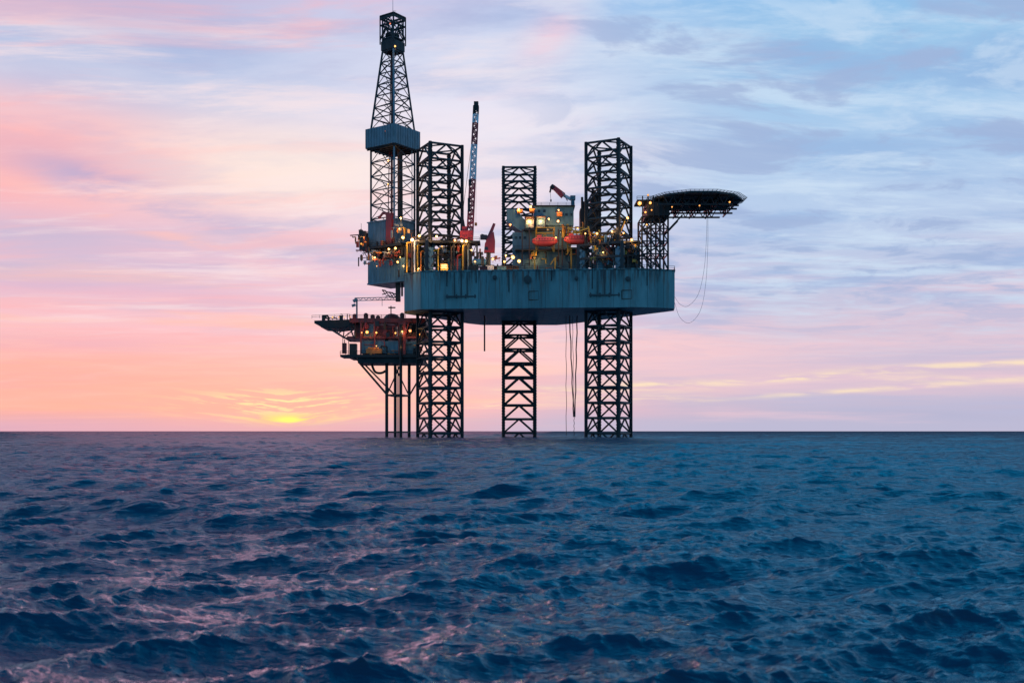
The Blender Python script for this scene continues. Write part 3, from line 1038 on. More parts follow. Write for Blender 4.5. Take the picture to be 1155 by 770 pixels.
def lifeboat(pxc, pyc, L, label):
    y = 360.0
    c = Vector((X(pxc, y), y, Z(pyc, y)))
    t = thing('lifeboat', c - Vector((0, 0, 1.5)), label, 'lifeboat', 'lifeboats hanging in davits')
    n, m = 15, 16

    def shell(zlo, zhi, fy, lo, hi):
        vs = []; fs = []
        for i in range(n):
            s = -1 + 2 * i / (n - 1)
            k = max(0.02, (1 - abs(s) ** 2.6)) ** 0.55
            up = 0.35 * abs(s) ** 3
            for j in range(m + 1):
                a = lo + (hi - lo) * j / m
                cy, cz = math.cos(a), math.sin(a)
                zz = (zhi if cz > 0 else -zlo) * abs(cz) ** 0.75 * (1 if cz > 0 else 1)
                zz = zz * k if cz > 0 else zz * (0.25 + 0.75 * k)
                vs.append((c.x + s * L / 2, c.y + 1.45 * k * math.copysign(abs(cy) ** 0.7, cy) * fy, c.z + zz + up))
        for i in range(n - 1):
            for j in range(m):
                a = i * (m + 1) + j
                fs.append((a, a + 1, a + m + 2, a + m + 1))
        fs.append(tuple(range(m, -1, -1)))
        e = (n - 1) * (m + 1)
        fs.append(tuple(range(e, e + m + 1)))
        return vs, fs
    mb = MB(); mb.add(*shell(1.6, 0, 1.0, math.pi, 2 * math.pi))
    hull = mb.build('hull', 'lifeboat_red', t, True)
    mb = MB(); mb.bar((c.x - L * .40, c.y, c.z - 1.6), (c.x + L * .38, c.y, c.z - 1.6), 0.22)
    mb.bar((c.x - L * .46, c.y, c.z - 0.9), (c.x - L * .40, c.y, c.z - 1.45), 0.16)
    mb.build('keel', 'dark_steel', hull)
    mb = MB(); mb.add(*shell(0, 1.6, 0.96, 0, math.pi))
    can = mb.build('canopy', 'lifeboat_red', t, True)
    mb = MB()
    mb.box((c.x - L * .22, c.y, c.z + 1.75), (1.6, 1.3, 0.75))
    mb.build('helm_cupola', 'lifeboat_red', t)
    mb = MB()
    for k in range(-3, 4):
        mb = MB()
        mb.box((c.x + k * 0.95, c.y - 1.33, c.z + 0.62), (0.42, 0.12, 0.26))
        mb.build('porthole', 'dark_glass', can)
    mb = MB()
    rim = []
    for i in range(n):
        s = -1 + 2 * i / (n - 1)
        k = max(0.02, (1 - abs(s) ** 2.6)) ** 0.55
        rim.append(Vector((c.x + s * L / 2, c.y - 1.47 * k, c.z + 0.35 * abs(s) ** 3)))
    mb.path(rim, 0.16)
    mb.build('rubbing_strake', 'black_steel', t)
    for s in (-1, 1):
        mb = MB()
        mb.bar((c.x + s * L * .33, c.y, c.z + 1.0), (c.x + s * L * .33, c.y, c.z + 2.6), 0.14)
        mb.build('fall_hook', 'dark_steel', t)
    return t


lifeboat(614.5, 272.5, 8.7, 'dark red enclosed lifeboat hanging under the two lit balconies')
lifeboat(651, 270.5, 9.0, 'pinkish red enclosed lifeboat hanging nearer the helideck, beside yellow pipework')


# --- yellow pipework and frames between lifeboats and the right-hand leg (640-720, 255-303)
def right_modules():
    y = 352.0
    m = MB()
    for (a, b, c_, d) in ((668, 262, 690, 268), (672, 272, 700, 255), (676, 258, 682, 276), (690, 266, 706, 262), (668, 268, 676, 276), (684, 276, 700, 268),
                          (698, 258, 700, 275), (692, 258, 694, 272), (706, 247, 700, 262), (640, 256, 656, 262), (646, 262, 664, 256), (664, 254, 668, 275)):
        m.bar((X(a, y), y + 2, Z(b, y)), (X(c_, y), y + 2, Z(d, y)), 0.55, 6)
    m.build('yellow_pipework', 'yellow_paint', rig)
    z1 = Z(272.5, y)
    m = MB()
    m.box((X(695, y), y + 2.5, z1), (X(722, y) - X(668, y), 6, 0.6))
    m.rail([(X(668, y), y - 0.4, z1 + .2), (X(722, y), y - 0.4, z1 + .2)], 1.1, 0.1)
    for px in (670, 681, 692, 708, 720):
        m.bar((X(px, y), y, DECK), (X(px, y), y, z1), 0.5)
    m.box((X(695, y), y + 2.5, Z(288, y)), (X(718, y) - X(670, y), 5.5, 0.4))
    for a, b in ((670, 681), (681, 692), (708, 720)):
        m.bar((X(a, y), y, DECK), (X(b, y), y, z1), 0.22)
    m.build('pipe_deck', 'dark_steel', rig)
    for a, b, t, mat in ((696.5, 702.5, 272, 'blue_paint'), (672, 680, 276, 'house_blue'), (683, 691, 279, 'brown_steel'), (704, 716, 281, 'black_steel')):
        q = y + 0.8
        k = MB()
        k.box((X((a + b) / 2, q), q + 1.3, (DECK + Z(t, q)) / 2), (X(b, q) - X(a, q), 2.6, Z(t, q) - DECK))
        k.box((X((a + b) / 2, q), q + 1.3, Z(t, q) + 0.12), (X(b, q) - X(a, q) + 0.4, 3.0, 0.24))
        k.build('equipment_cabin', mat, rig)
    # small clutter: valves, drums, manifold heads in mixed colours, each its own piece
    rng = random.Random(5)
    for i in range(24):
        px = rng.uniform(667, 719)
        q = y - 0.6 + rng.uniform(0, 0.5)
        py = rng.choice([rng.uniform(276, 286), rng.uniform(290, 301)])
        mat = rng.choice(['brown_steel', 'brown_steel', 'orange_paint', 'yellow_paint', 'grey_steel', 'house_blue', 'dark_steel', 'red_steel'])
        k = MB()
        r = rng.uniform(0.5, 1.1)
        k.bar((X(px, q), q, Z(py, q) - r), (X(px, q), q, Z(py, q) + r), r, 8)
        k.bar((X(px, q) - r, q, Z(py, q)), (X(px, q) + r * 1.2, q, Z(py, q)), r * 0.45, 6)
        k.build('valve', mat, rig)
    for px, py, kk, r, w in ((712, 271, 'red_lamp', .8, 160), (707.5, 246.5, 'sodium_lamp', .65, 150), (703, 263.5, 'sodium_lamp', .5, 100), (673, 264, 'sodium_lamp', .5, 120),
                            (690, 262, 'sodium_lamp', .5, 120), (680, 285, 'sodium_lamp', .4, 100), (696, 258, 'sodium_lamp', .45, 60), (660, 264, 'sodium_lamp', .5, 80)):
        floodlight((X(px, y), y - 1, Z(py, y)), rig, kk, r, w)
    # dark exhaust stack house beside the leg (655-678, 220-258)
    q = 366.0
    k = MB()
    k.box((X(666, q), q + 3, Z(246.5, q)), (X(679, q) - X(656, q), 6, Z(235, q) - Z(258, q)))
    k.box((X(672, q), q + 3, Z(228.5, q)), (3.6, 4, Z(222, q) - Z(235, q)))
    for px, t in ((657, 221), (659.5, 226), (663, 230), (669, 210), (671.5, 213), (674, 216)):
        k.bar((X(px, q), q + 2, Z(258, q)), (X(px, q), q + 2, Z(t, q)), 0.9, 8)
    k.bar((X(659, q), q + 2, DECK), (X(659, q), q + 2, Z(250, q)), 0.7)
    k.bar((X(675, q), q + 2, DECK), (X(675, q), q + 2, Z(250, q)), 0.7)
    k.bar((X(659, q), q + 2, Z(279, q)), (X(675, q), q + 2, Z(258, q)), 0.4)
    k.build('exhaust_stack', 'black_steel', rig)


right_modules()


# --- dense pipework, trays and boxes, each a piece of its own
def clutter(parent, n, x0, x1, y0, y1, Y, seed, mats, zmin=None, depth=1.5):
    r = random.Random(seed)
    for i in range(n):
        px, py = r.uniform(x0, x1), r.uniform(y0, y1)
        yy = Y + r.uniform(-depth, depth)
        c = Vector((X(px, yy), yy, Z(py, yy)))
        k = MB()
        t = r.random()
        if t < 0.38:
            h = r.uniform(1.0, 3.4); d = r.uniform(.22, .55); w = r.uniform(-1.6, 1.6)
            lo = c - UP_ * h / 2
            if zmin is not None and lo.z < zmin:
                lo.z = zmin + .02
            k.bar(lo, c + UP_ * h / 2, d, 6)
            k.bar(c + UP_ * h / 2, c + UP_ * h / 2 + Vector((w, .4, 0)), d, 6)
            nm = 'pipe_bend'
        elif t < 0.66:
            w = r.uniform(1.2, 4.0); d = r.uniform(.2, .5)
            k.bar(c - Vector((w / 2, 0, 0)), c + Vector((w / 2, .3, r.uniform(-.6, .6))), d, 6)
            for q in (-.3, .3):
                k.bar(c + Vector((w * q, 0, -.7)), c + Vector((w * q, 0, .2)), .16)
            nm = 'pipe_run'
        elif t < 0.85:
            w, h = r.uniform(.7, 1.7), r.uniform(.7, 1.8)
            k.box(c, (w, .9, h)); k.box(c + Vector((0, -.5, h * .1)), (w * .7, .12, h * .6)); k.box(c + UP_ * (h / 2 + .08), (w + .2, 1.1, .14))
            nm = 'junction_box'
        else:
            h = r.uniform(1.2, 2.6); d = r.uniform(.6, 1.1)
            k.bar(c - UP_ * h / 2, c + UP_ * h / 2, d, 10); k.bar(c + UP_ * h / 2, c + UP_ * (h / 2 + .25), d, 10, d * .4)
            k.bar(c - UP_ * h / 2, c - UP_ * (h / 2 + .3), d * .5, 8)
            nm = 'vent_cowl'
        k.build(nm, r.choice(mats), parent)


UP_ = Vector((0, 0, 1))
WARM = ['yellow_paint', 'orange_paint', 'brown_steel', 'red_steel', 'dark_steel', 'black_steel', 'grey_steel', 'house_blue', 'brown_steel', 'dark_steel']
clutter(rig, 46, 664, 720, 266, 300, 351.5, 1, WARM, DECK)
clutter(rig, 30, 632, 668, 255, 268, 362, 2, ['yellow_paint', 'yellow_paint', 'brown_steel', 'orange_paint', 'dark_steel'])
clutter(rig, 40, 458, 545, 276, 303, 354, 3, WARM, DECK)
clutter(rig, 16, 582, 664, 284, 302, 365.5, 4, WARM, DECK)
clutter(rig, 14, 528, 570, 286, 303, 356, 6, WARM, DECK)


# --- helideck on its lattice tower
def helideck():
    y = 352.0
    cx, cz = X(784, y), Z(226.5, y)
    R = 15.2
    NS = 12
    octa = [(cx + R * math.cos(math.radians(15 + 30 * i)), y + R * math.sin(math.radians(15 + 30 * i))) for i in range(NS)]
    mb = MB(); mb.prism(octa, cz - 0.55, cz)
    hd = mb.build('helideck', 'deck_plate', rig)
    # safety net on outriggers all round
    mb = MB()
    R2 = R + 1.7
    o2 = [(cx + R2 * math.cos(math.radians(15 + 30 * i)), y + R2 * math.sin(math.radians(15 + 30 * i))) for i in range(NS)]
    for i in range(NS):
        a0, a1 = Vector((*octa[i], cz - 0.3)), Vector((*octa[(i + 1) % NS], cz - 0.3))
        b0, b1 = Vector((*o2[i], cz + 0.15)), Vector((*o2[(i + 1) % NS], cz + 0.15))
        for k in range(7):
            mb.bar(a0.lerp(a1, k / 6), b0.lerp(b1, k / 6), 0.12)
        for k in (0.33, 0.66, 1.0):
            mb.bar(a0.lerp(b0, k), a1.lerp(b1, k), 0.09)
    mb.build('safety_net', 'net_mesh', hd)
    # girders under the deck: main truss lines across and along
    mb = MB()
    zt, zb = cz - 0.8, cz - 3.4
    for dy in (-10.5, -3.5, 3.5, 10.5):
        w = R * (1.0 if abs(dy) < 6 else 0.78)
        mb.bar((cx - w, y + dy, zt), (cx + w, y + dy, zt), 0.5)
        mb.bar((cx - w - 2, y + dy, zb), (cx + w * 0.86, y + dy, zb), 0.5)
        n = 8
        for i in range(n):
            xa = cx - w + 2 * w * i / n; xb = cx - w + 2 * w * (i + 1) / n
            xm = (xa + xb) / 2
            if xm < cx + w * .86:
                mb.bar((xa, y + dy, zt), (xm, y + dy, zb), 0.3)
                mb.bar((xm, y + dy, zb), (xb, y + dy, zt), 0.3)
    for dx in (-11, -5.5, 0, 5.5, 11):
        w = R * (0.98 if abs(dx) < 7 else 0.74)
        mb.bar((cx + dx, y - w, zt - .1), (cx + dx, y + w, zt - .1), 0.42)
        mb.bar((cx + dx, y - w * .8, zb - .1), (cx + dx, y + w * .8, zb - .1), 0.36)
        for i in range(6):
            ya = y - w * .8 + 1.6 * w * i / 6; yb = ya + 1.6 * w / 6
            mb.bar((cx + dx, ya, zt), (cx + dx, (ya + yb) / 2, zb), 0.25)
            mb.bar((cx + dx, (ya + yb) / 2, zb), (cx + dx, yb, zt), 0.25)
    mb.build('deck_truss', 'black_steel', hd)
    # drip trays / solid cross girders, reads as dark mass below deck on the left half
    mb = MB()
    x0, x1 = X(727, y), X(752, y)
    mb.box(((x0 + x1) / 2, y, Z(240, y)), (x1 - x0, 13, Z(233, y) - Z(248, y)))
    for px in (722, 728, 734, 740, 746):
        mb.bar((X(px, y), y - 6.7, Z(249, y)), (X(px, y), y - 6.7, Z(226, y)), 0.35)
    mb.box((X(727, y), y - 1, Z(230, y)), (X(738, y) - X(717, y), 9, 0.5))
    mb.rail([(X(716, y), y - 6, Z(230, y)), (X(740, y), y - 6, Z(230, y))], 1.2, 0.12)
    mb.build('access_platform', 'black_steel', hd)
    # support tower
    mb = MB()
    ys = (y - 5.0, y + 5.0)
    xs = [X(p, y) for p in (722, 732, 742, 751)]
    zl = [DECK, Z(289, y), Z(275, y), Z(261, y), Z(248, y)]
    for yy in ys:
        for x in xs:
            mb.bar((x, yy, DECK), (x, yy, zl[-1]), 0.62, 6)
        for z in zl[1:]:
            mb.bar((xs[0], yy, z), (xs[-1], yy, z), 0.4)
        for i in range(3):
            for k in range(4):
                if (i + k) % 2:
                    mb.bar((xs[i], yy, zl[k]), (xs[i + 1], yy, zl[k + 1]), 0.32)
                    mb.bar((xs[i + 1], yy, zl[k]), (xs[i], yy, zl[k + 1]), 0.24)
                else:
                    mb.bar((xs[i + 1], yy, zl[k]), (xs[i], yy, zl[k + 1]), 0.32)
        mb.bar((xs[-1], yy, Z(263, y)), (X(767, y), yy, Z(246, y)), 0.5)
    for x in xs:
        for z in zl[1:]:
            mb.bar((x, ys[0], z), (x, ys[1], z), 0.36)
        for k in range(4):
            mb.bar((x, ys[0], zl[k]), (x, ys[1], zl[k + 1]), 0.24)
    mb.build('support_tower', 'black_steel', hd)
    # stair flights inside the tower
    mb = MB()
    for k in range(4):
        a, b = (725, 748) if k % 2 else (748, 725)
        mb.bar((X(a, y), y - 2, zl[k]), (X(b, y), y - 2, zl[k + 1]), 0.5)
    mb.build('stair_flight', 'dark_steel', hd)
    for px, py, k, r, w in ((721.5, 229.5, 'sodium_lamp', .8, 60), (733.5, 229, 'sodium_lamp', .7, 40), (731, 220, 'sodium_lamp', .45, 0), (728, 239.5, 'sodium_lamp', .55, 30),
                            (735, 237, 'sodium_lamp', .4, 0), (729.5, 253.5, 'sodium_lamp', .45, 80), (758, 233.5, 'sodium_lamp', .45, 25),
                            (789, 232, 'sodium_lamp', .3, 12), (823, 228, 'sodium_lamp', .5, 30)):
        yy = y - 7.5 if px < 740 else y - 14.4
        floodlight((X(px, yy), yy, Z(py, yy)), hd, k, r, 0)
        if w:
            glow((X(px, yy), yy - 0.9, Z(py, yy)), w, rig)
    return hd


helideck()


# --- pipe racks, tanks, containers lying on the deck: things of their own
def deck_things():
    y = 353.0
    # cylindrical blue tank on saddle
    c = Vector((X(540.5, y), y + 1, DECK))
    t = thing('storage_tank', c, 'small blue cylindrical tank on the deck edge left of the little red crane', 'tank')
    m = MB(); m.bar(c + Vector((-1.9, 0, 3.6)), c + Vector((1.9, 0, 3.6)), 2.4, 14); m.bar(c + Vector((-2.3, 0, 3.6)), c + Vector((-1.9, 0, 3.6)), 1.5, 14, 2.4); m.bar(c + Vector((1.9, 0, 3.6)), c + Vector((2.3, 0, 3.6)), 2.4, 14, 1.5)
    m.build('tank_shell', 'blue_paint', t)
    for s in (-1.2, 1.2):
        m = MB(); m.box(c + Vector((s, 0, 1.2)), (0.5, 2.0, 2.4)); m.build('saddle', 'dark_steel', t)

    def container(px, w, h, mat, label, z=DECK, dy=1.2):
        c = Vector((X(px, y), y + dy, z + 0.02))
        t = thing('cargo_container', c, label, 'container')
        m = MB(); m.box(c + Vector((0, 0, h / 2)), (w - .2, 2.3, h - .2))
        for k in range(int(w / 0.45)):
            m.box(c + Vector((-w / 2 + .25 + k * .45, -1.17, h / 2)), (.2, .1, h - .4))
        m.build('corrugated_wall', mat, t)
        m = MB()
        for sx in (-1, 1):
            for sy in (-1, 1):
                m.bar(c + Vector((sx * (w / 2 - .1), sy * 1.15, 0)), c + Vector((sx * (w / 2 - .1), sy * 1.15, h)), .2)
        for sy in (-1, 1):
            for zz in (0.1, h - .1):
                m.bar(c + Vector((-w / 2 + .2, sy * 1.15, zz)), c + Vector((w / 2 - .2, sy * 1.15, zz)), .2)
        m.build('corner_frame', 'dark_steel', t)
    container(552.5, 3.0, 2.6, 'white_paint', 'pale cargo container on deck below the little red crane')
    container(534.5, 3.2, 2.2, 'brown_steel', 'rusty brown cargo container on deck under the blue tank', dy=-0.9)
    container(545.5, 2.6, 1.8, 'red_steel', 'dark red cargo skid on the deck edge beside the pale container', dy=-1.1)
    container(566, 3.4, 2.2, 'house_blue', 'blue grey cargo container at the deck edge in front of the middle leg')
    # drill pipes stacked on a rack
    c = Vector((X(565, y), y + 6, DECK))
    t = thing('pipe_rack', c, 'rack of stacked brown drill pipes on deck before the middle leg', 'pipe rack')
    for s in (-4, 0, 4):
        m = MB(); m.bar(c + Vector((s, -2, 0)), c + Vector((s, -2, 3.2)), .3); m.bar(c + Vector((s, 2, 0)), c + Vector((s, 2, 3.2)), .3); m.bar(c + Vector((s, -2, .6)), c + Vector((s, 2, .6)), .3)
        m.build('rack_post', 'dark_steel', t)
    m = MB()
    for i in range(7):
        for j in range(5):
            m.bar(c + Vector((-6, -1.7 + i * .55 + (j % 2) * .2, 1.0 + j * .45)), c + Vector((6, -1.7 + i * .55 + (j % 2) * .2, 1.0 + j * .45)), .4, 6)
    m.build('drill_pipe_stack', 'brown_steel', t)
    for px, py, k, r, w in ((556, 293, 'sodium_lamp', .5, 120), (570.5, 289, 'sodium_lamp', .55, 150), (578.5, 291, 'warm_lamp', .75, 200), (585.5, 295.5, 'warm_lamp', .7, 200),
                            (569, 296, 'sodium_lamp', .5, 80), (536, 296, 'red_lamp', .4, 80), (532, 283, 'warm_lamp', .4, 60)):
        floodlight((X(px, y), y - 1.6, Z(py, y)), rig, k, r, w)


deck_things()


# ------------------------------------------------------------------ DERRICK on its cantilever
EX = Vector((0.578, 0.816, 0)).normalized()
EY = Vector((-EX.y, EX.x, 0))
UP = Vector((0, 0, 1))
DC = Vector((X(445, 365), 365, 0)) + (EX + EY) * 7.0      # mast axis
der = thing('drilling_derrick', (DC.x, DC.y, DECK), 'tall tapered drilling derrick with a grey boxed racking level standing on its cantilever', 'derrick')


def dp(a, b, z):
    return DC + EX * a + EY * b + UP * z


def derrick():
    z_f, z_w0, z_w1, z_k, z_t = 66.5, 101.3, 107.9, 135.5, 148.0
    s0, s1, s2, s3 = 5.4, 5.4, 2.55, 2.65      # half sides

    def half(z):
        if z <= z_w1:
            return s1
        if z <= z_k:
            return s1 + (s2 - s1) * (z - z_w1) / (z_k - z_w1)
        return s2
    sg = [(-1, -1), (1, -1), (1, 1), (-1, 1)]
    for i, (a, b) in enumerate(sg):
        mb = MB()
        for za, zb in ((z_f, z_w1), (z_w1, z_k), (z_k, z_t)):
            mb.bar(dp(a * half(za), b * half(za), za), dp(a * half(zb), b * half(zb), zb), 0.62 if za < 130 else 0.5)
        mb.build('mast_leg', 'blue_grey' if i == 0 else 'dark_steel', der)
    # bracing
    lo_, up = MB(), MB()
    lv = list(np.linspace(z_f, z_w0, 8)) + list(np.linspace(z_w1, z_k, 8)) + [z_k + 4.5, z_t - 3.2, z_t]
    for k in range(len(lv) - 1):
        za, zb = float(lv[k]), float(lv[k + 1])
        if z_w0 - .1 < za < z_w1 - .1:
            continue
        mb = up if za > z_w1 - .2 else lo_
        ha, hb = half(za), half(zb)
        for i in range(4):
            a, b = sg[i], sg[(i + 1) % 4]
            p0, p1 = dp(a[0] * ha, a[1] * ha, za), dp(b[0] * ha, b[1] * ha, za)
            q0, q1 = dp(a[0] * hb, a[1] * hb, zb), dp(b[0] * hb, b[1] * hb, zb)
            if i == 0 and za < z_w0 and k < 5:      # V-door side stays open low down
                mb.bar(q0, q1, 0.3)
                continue
            mb.bar(q0, q1, 0.32)
            if k % 2:
                mb.bar(p0, q1, 0.26); mb.bar(p1, (q0 + q1) / 2, 0.18)
            else:
                mb.bar(p1, q0, 0.26); mb.bar(p0, (q0 + q1) / 2, 0.18)
    lo_.build('mast_bracing', 'dark_steel', der)
    up.build('mast_bracing', 'dark_steel', der)
    # red inner ladder and guide track on the left face, visible through the mast
    mb = MB()
    for d in (-0.35, 0.35):
        mb.bar(dp(3.2 + d, 3.4, z_f + 2), dp(1.2 + d, 1.4, z_t - 9), 0.22)
    for k in range(40):
        f = k / 40
        mb.bar(dp(2.85 - 2 * f, 3.4 - 2 * f, z_f + 2 + 71 * f), dp(3.55 - 2 * f, 3.4 - 2 * f, z_f + 2 + 71 * f), 0.14)
    mb.build('ladder', 'red_steel', der)
    mb = MB()
    mb.bar(dp(-0.5, 2.0, z_f + 2), dp(0.2, 0.9, z_t - 8), 0.34, 6)
    mb.bar(dp(0.6, 1.5, z_f + 2), dp(0.7, 0.9, z_t - 8), 0.28, 6)
    mb.build('standpipe', 'red_steel', der)
    # heavy dark pipe stands racked from floor to racking board, seen right of the near leg
    mb = MB()
    for i in range(4):
        for j in range(2):
            mb.bar(dp(-1.0 + i * .55, -3.9 + j * .5, z_f), dp(-.9 + i * .5, -3.7 + j * .5, z_w0 + 1), 0.42, 6)
    mb.build('racked_pipe', 'brown_steel', der)
    mb = MB()
    mb.bar(dp(6.4, -6.3, z_f), dp(6.4, -6.3, z_w0), 0.3); mb.bar(dp(3.3, -6.0, z_f), dp(3.3, -6.0, z_w0), 0.22)
    for k in range(9):
        mb.bar(dp(6.4, -6.3, z_f + 3.5 * k), dp(5.4, -5.4, z_f + 3.5 * k), 0.16)
    mb.build('mud_line', 'grey_steel', der)
    # boxed racking level (wind wall): shell with ribs, open below round the floor
    mb = MB()
    h = 7.0
    for i in range(4):
        a, b = sg[i], sg[(i + 1) % 4]
        p0, p1 = dp(a[0] * h, a[1] * h, 0), dp(b[0] * h, b[1] * h, 0)
        n_ = (p0 + p1) / 2 - Vector((DC.x, DC.y, 0)); n_.normalize()
        d = (p1 - p0)
        # clipped corners
        p0c, p1c = p0 + d * .045, p1 - d * .045
        mid = (p0c + p1c) / 2
        mb.box(mid + UP * ((z_w0 + z_w1) / 2) + n_ * -0.06, (d.length * .91, 0.12, z_w1 - z_w0), (d.x, d.y))
        for k in range(11):
            q = p0c.lerp(p1c, k / 10)
            mb.bar(q + UP * (z_w0 + .05) + n_ * .08, q + UP * (z_w1 - .05) + n_ * .08, 0.15)
        nx = dp(b[0] * h, b[1] * h, 0)
        c2 = sg[(i + 2) % 4]
        d2 = dp(c2[0] * h, c2[1] * h, 0) - nx
        q0, q1 = p1c, nx + d2 * .045
        mb.box((q0 + q1) / 2 + UP * ((z_w0 + z_w1) / 2), ((q1 - q0).length, 0.12, z_w1 - z_w0), ((q1 - q0).x, (q1 - q0).y))
    ww = mb.build('wind_wall', 'blue_grey', der)
    mb = MB()
    mb.box(dp(0, 0, z_w0 - 0.2), (13.2, 13.2, 0.3), (EX.x, EX.y))
    for k in range(-3, 4):
        mb.bar(dp(k * 2.0, -6.6, z_w0 - .5), dp(k * 2.0, 6.6, z_w0 - .5), 0.4)
    mb.build('racking_floor', 'black_steel', ww)
    # crown: platform rail cage, sheave block, gin pole
    mb = MB()
    c = 3.15
    for zz in (z_t, z_t - 3.3):
        for i in range(4):
            a, b = sg[i], sg[(i + 1) % 4]
            mb.bar(dp(a[0] * c, a[1] * c, zz), dp(b[0] * c, b[1] * c, zz), 0.34)
    for i in range(4):
        a, b = sg[i], sg[(i + 1) % 4]
        mb.bar(dp(a[0] * c, a[1] * c, z_k + 2.5), dp(a[0] * c, a[1] * c, z_t), 0.4)
        m_ = (dp(a[0] * c, a[1] * c, z_t - 3.3) + dp(b[0] * c, b[1] * c, z_t - 3.3)) / 2
        mb.bar(dp(a[0] * c, a[1] * c, z_t - 8.3), m_, 0.34); mb.bar(dp(b[0] * c, b[1] * c, z_t - 8.3), m_, 0.34)
        for k in range(1, 5):
            q = k / 5
            p = dp(a[0] * c, a[1] * c, z_t - 1.3).lerp(dp(b[0] * c, b[1] * c, z_t - 1.3), q)
            mb.bar(p, p + UP * 1.3, 0.18)
        mb.box((dp(a[0] * c, a[1] * c, z_t - .9) + dp(b[0] * c, b[1] * c, z_t - .9)) / 2, (2 * c, 0.1, 0.9), tuple((dp(*b, 0) - dp(*a, 0)).xy))
    mb.build('crown_frame', 'black_steel', der)
    mb = MB()
    mb.box(dp(0, 0, z_k + 1.9), (5.9, 5.9, 3.2), (EX.x, EX.y))
    mb.box(dp(0, 0, z_k + 4.1), (5.0, 4.0, 1.4), (EX.x, EX.y))
    for k in range(-2, 3):
        mb.bar(dp(-1.4, k * .5, z_k + 5.6), dp(-1.4, k * .5 + .25, z_k + 5.6), 2.4, 14)
        mb.bar(dp(1.4, k * .5, z_k + 6.2), dp(1.4, k * .5 + .25, z_k + 6.2), 2.0, 14)
    mb.build('crown_block', 'black_steel', der)
    mb = MB()
    mb.bar(dp(-1.8, -1.6, z_t - 3), dp(-1.8, -1.6, z_t + 5.5), 0.22, 6, 0.12)
    mb.bar(dp(-1.8, -1.6, z_t + 1.2), dp(-1.0, -2.4, z_t + 1.2), 0.1)
    mb.build('antenna', 'grey_steel', der)
    # travelling block and hoist lines inside the mast
    mb = MB()
    for k in range(4):
        mb.bar(dp(-.3 + .2 * k, 0, z_w1 + 2), dp(-.3 + .2 * k, 0, z_k), 0.08)
    mb.box(dp(0, 0, z_w1 + 1), (1.6, 1.0, 3.4), (EX.x, EX.y))
    mb.build('travelling_block', 'dark_steel', der)
    # drill-floor house
    N0 = Vector((X(447, 366), 366, 0))      # near corner of the house

    def hp(a, b, z):
        return N0 + EX * a + EY * b + UP * z
    zb, zt = 66.5, 75.8
    mb = MB()
    mb.box(hp(4.6, 6.6, (zb + zt) / 2 - .3), (9.2, 13.2, zt - zb - .6), (EX.x, EX.y))
    for k in range(12):
        mb.bar(hp(-.05, .4 + k * 1.13, zb), hp(-.05, .4 + k * 1.13, zt - .6), .16)
    mb.box(hp(4.6, 6.6, zt - .42), (9.8, 13.8, .36), (EX.x, EX.y))
    hs = mb.build('drill_floor_house', 'blue_grey', der)
    mb = MB()
    mb.box(hp(-.5, 2.6, (zb + zt) / 2 + .8), (1.0, 2.6, zt - zb + 1.6), (EX.x, EX.y))
    mb.bar(hp(-.6, 2.6, zt + 1.4), hp(-.6, 5.6, zt + 2.0), 0.8)
    mb.bar(hp(-.6, 5.6, zt + 2.0), hp(-.6, 7.6, zt + .4), 0.6)
    mb.build('red_cable_trunk', 'red_paint', hs)
    mb = MB()
    for k in range(3):
        mb.box(hp(2.0 + k * 2.2, -.06, zb + 5.5), (1.1, .1, 1.3), (EX.x, EX.y))
    mb.build('lit_window_row', 'lit_window', hs)
    # drill floor slab with walkways, rails and clutter
    mb = MB()
    N1 = Vector((X(452, 362), 362, 0))

    def fp(a, b, z):
        return N1 + EX * a + EY * b + UP * z
    mb.box(fp(9, 9.5, 66.0), (18, 19.5, 0.9), (EX.x, EX.y))
    mb.rail([fp(0, -.2, 66.4), fp(0, 19.2, 66.4)], 1.2, .1)
    mb.rail([fp(0, -.2, 66.4), fp(17, -.2, 66.4)], 1.2, .1)
    mb.box(fp(8, 8.5, 62.3), (14, 16, 0.6), (EX.x, EX.y))
    for b in np.arange(.5, 17, 2.6):
        mb.bar(fp(1.2, float(b), 62.3), fp(1.2, float(b), 66), .4)
        mb.bar(fp(1.2, float(b), 62.5), fp(1.2, float(b) + 2.4, 65.6), .2)
    for a in np.arange(1.5, 15, 2.6):
        mb.bar(fp(float(a), .6, 62.3), fp(float(a), .6, 66), .4)
    mb.build('drill_floor', 'black_steel', der)
    mb = MB()
    mb.box(fp(3, 18.6, 69.2), (5, 2.2, 5.6), (EX.x, EX.y)); mb.box(fp(.4, 16.5, 68.2), (1.2, 2.0, 3.4), (EX.x, EX.y))
    mb.bar(fp(.5, 19.5, 66), fp(.5, 19.5, 73), .3)
    mb.bar(fp(.2, 18.5, 66), fp(.2, 18.5, 75), .12)
    mb.build('dog_house', 'brown_steel', der)
    rng = random.Random(3)
    for i in range(18):
        b = rng.uniform(0.3, 15.5)
        z = rng.choice([62.8, 63.6, 64.4, 67.2])
        k = MB(); r = rng.uniform(.5, 1.0)
        q = fp(.35, b, z)
        k.bar(q - UP * r, q + UP * r, r, 8); k.bar(q - EY * r, q + EY * r, r * .5, 6)
        k.build('valve', rng.choice(['brown_steel', 'orange_paint', 'red_steel', 'grey_steel', 'dark_steel']), der)
    clutter(der, 34, 400, 452, 281, 297, 362.5, 8, ['brown_steel', 'red_steel', 'orange_paint', 'dark_steel', 'grey_steel', 'red_steel', 'black_steel'])
    clutter(der, 14, 399, 412, 262, 277, 366, 9, ['brown_steel', 'dark_steel', 'orange_paint', 'red_steel'])
    clutter(der, 14, 441, 468, 252, 277, 363, 10, ['brown_steel', 'yellow_paint', 'orange_paint', 'grey_steel', 'dark_steel'])
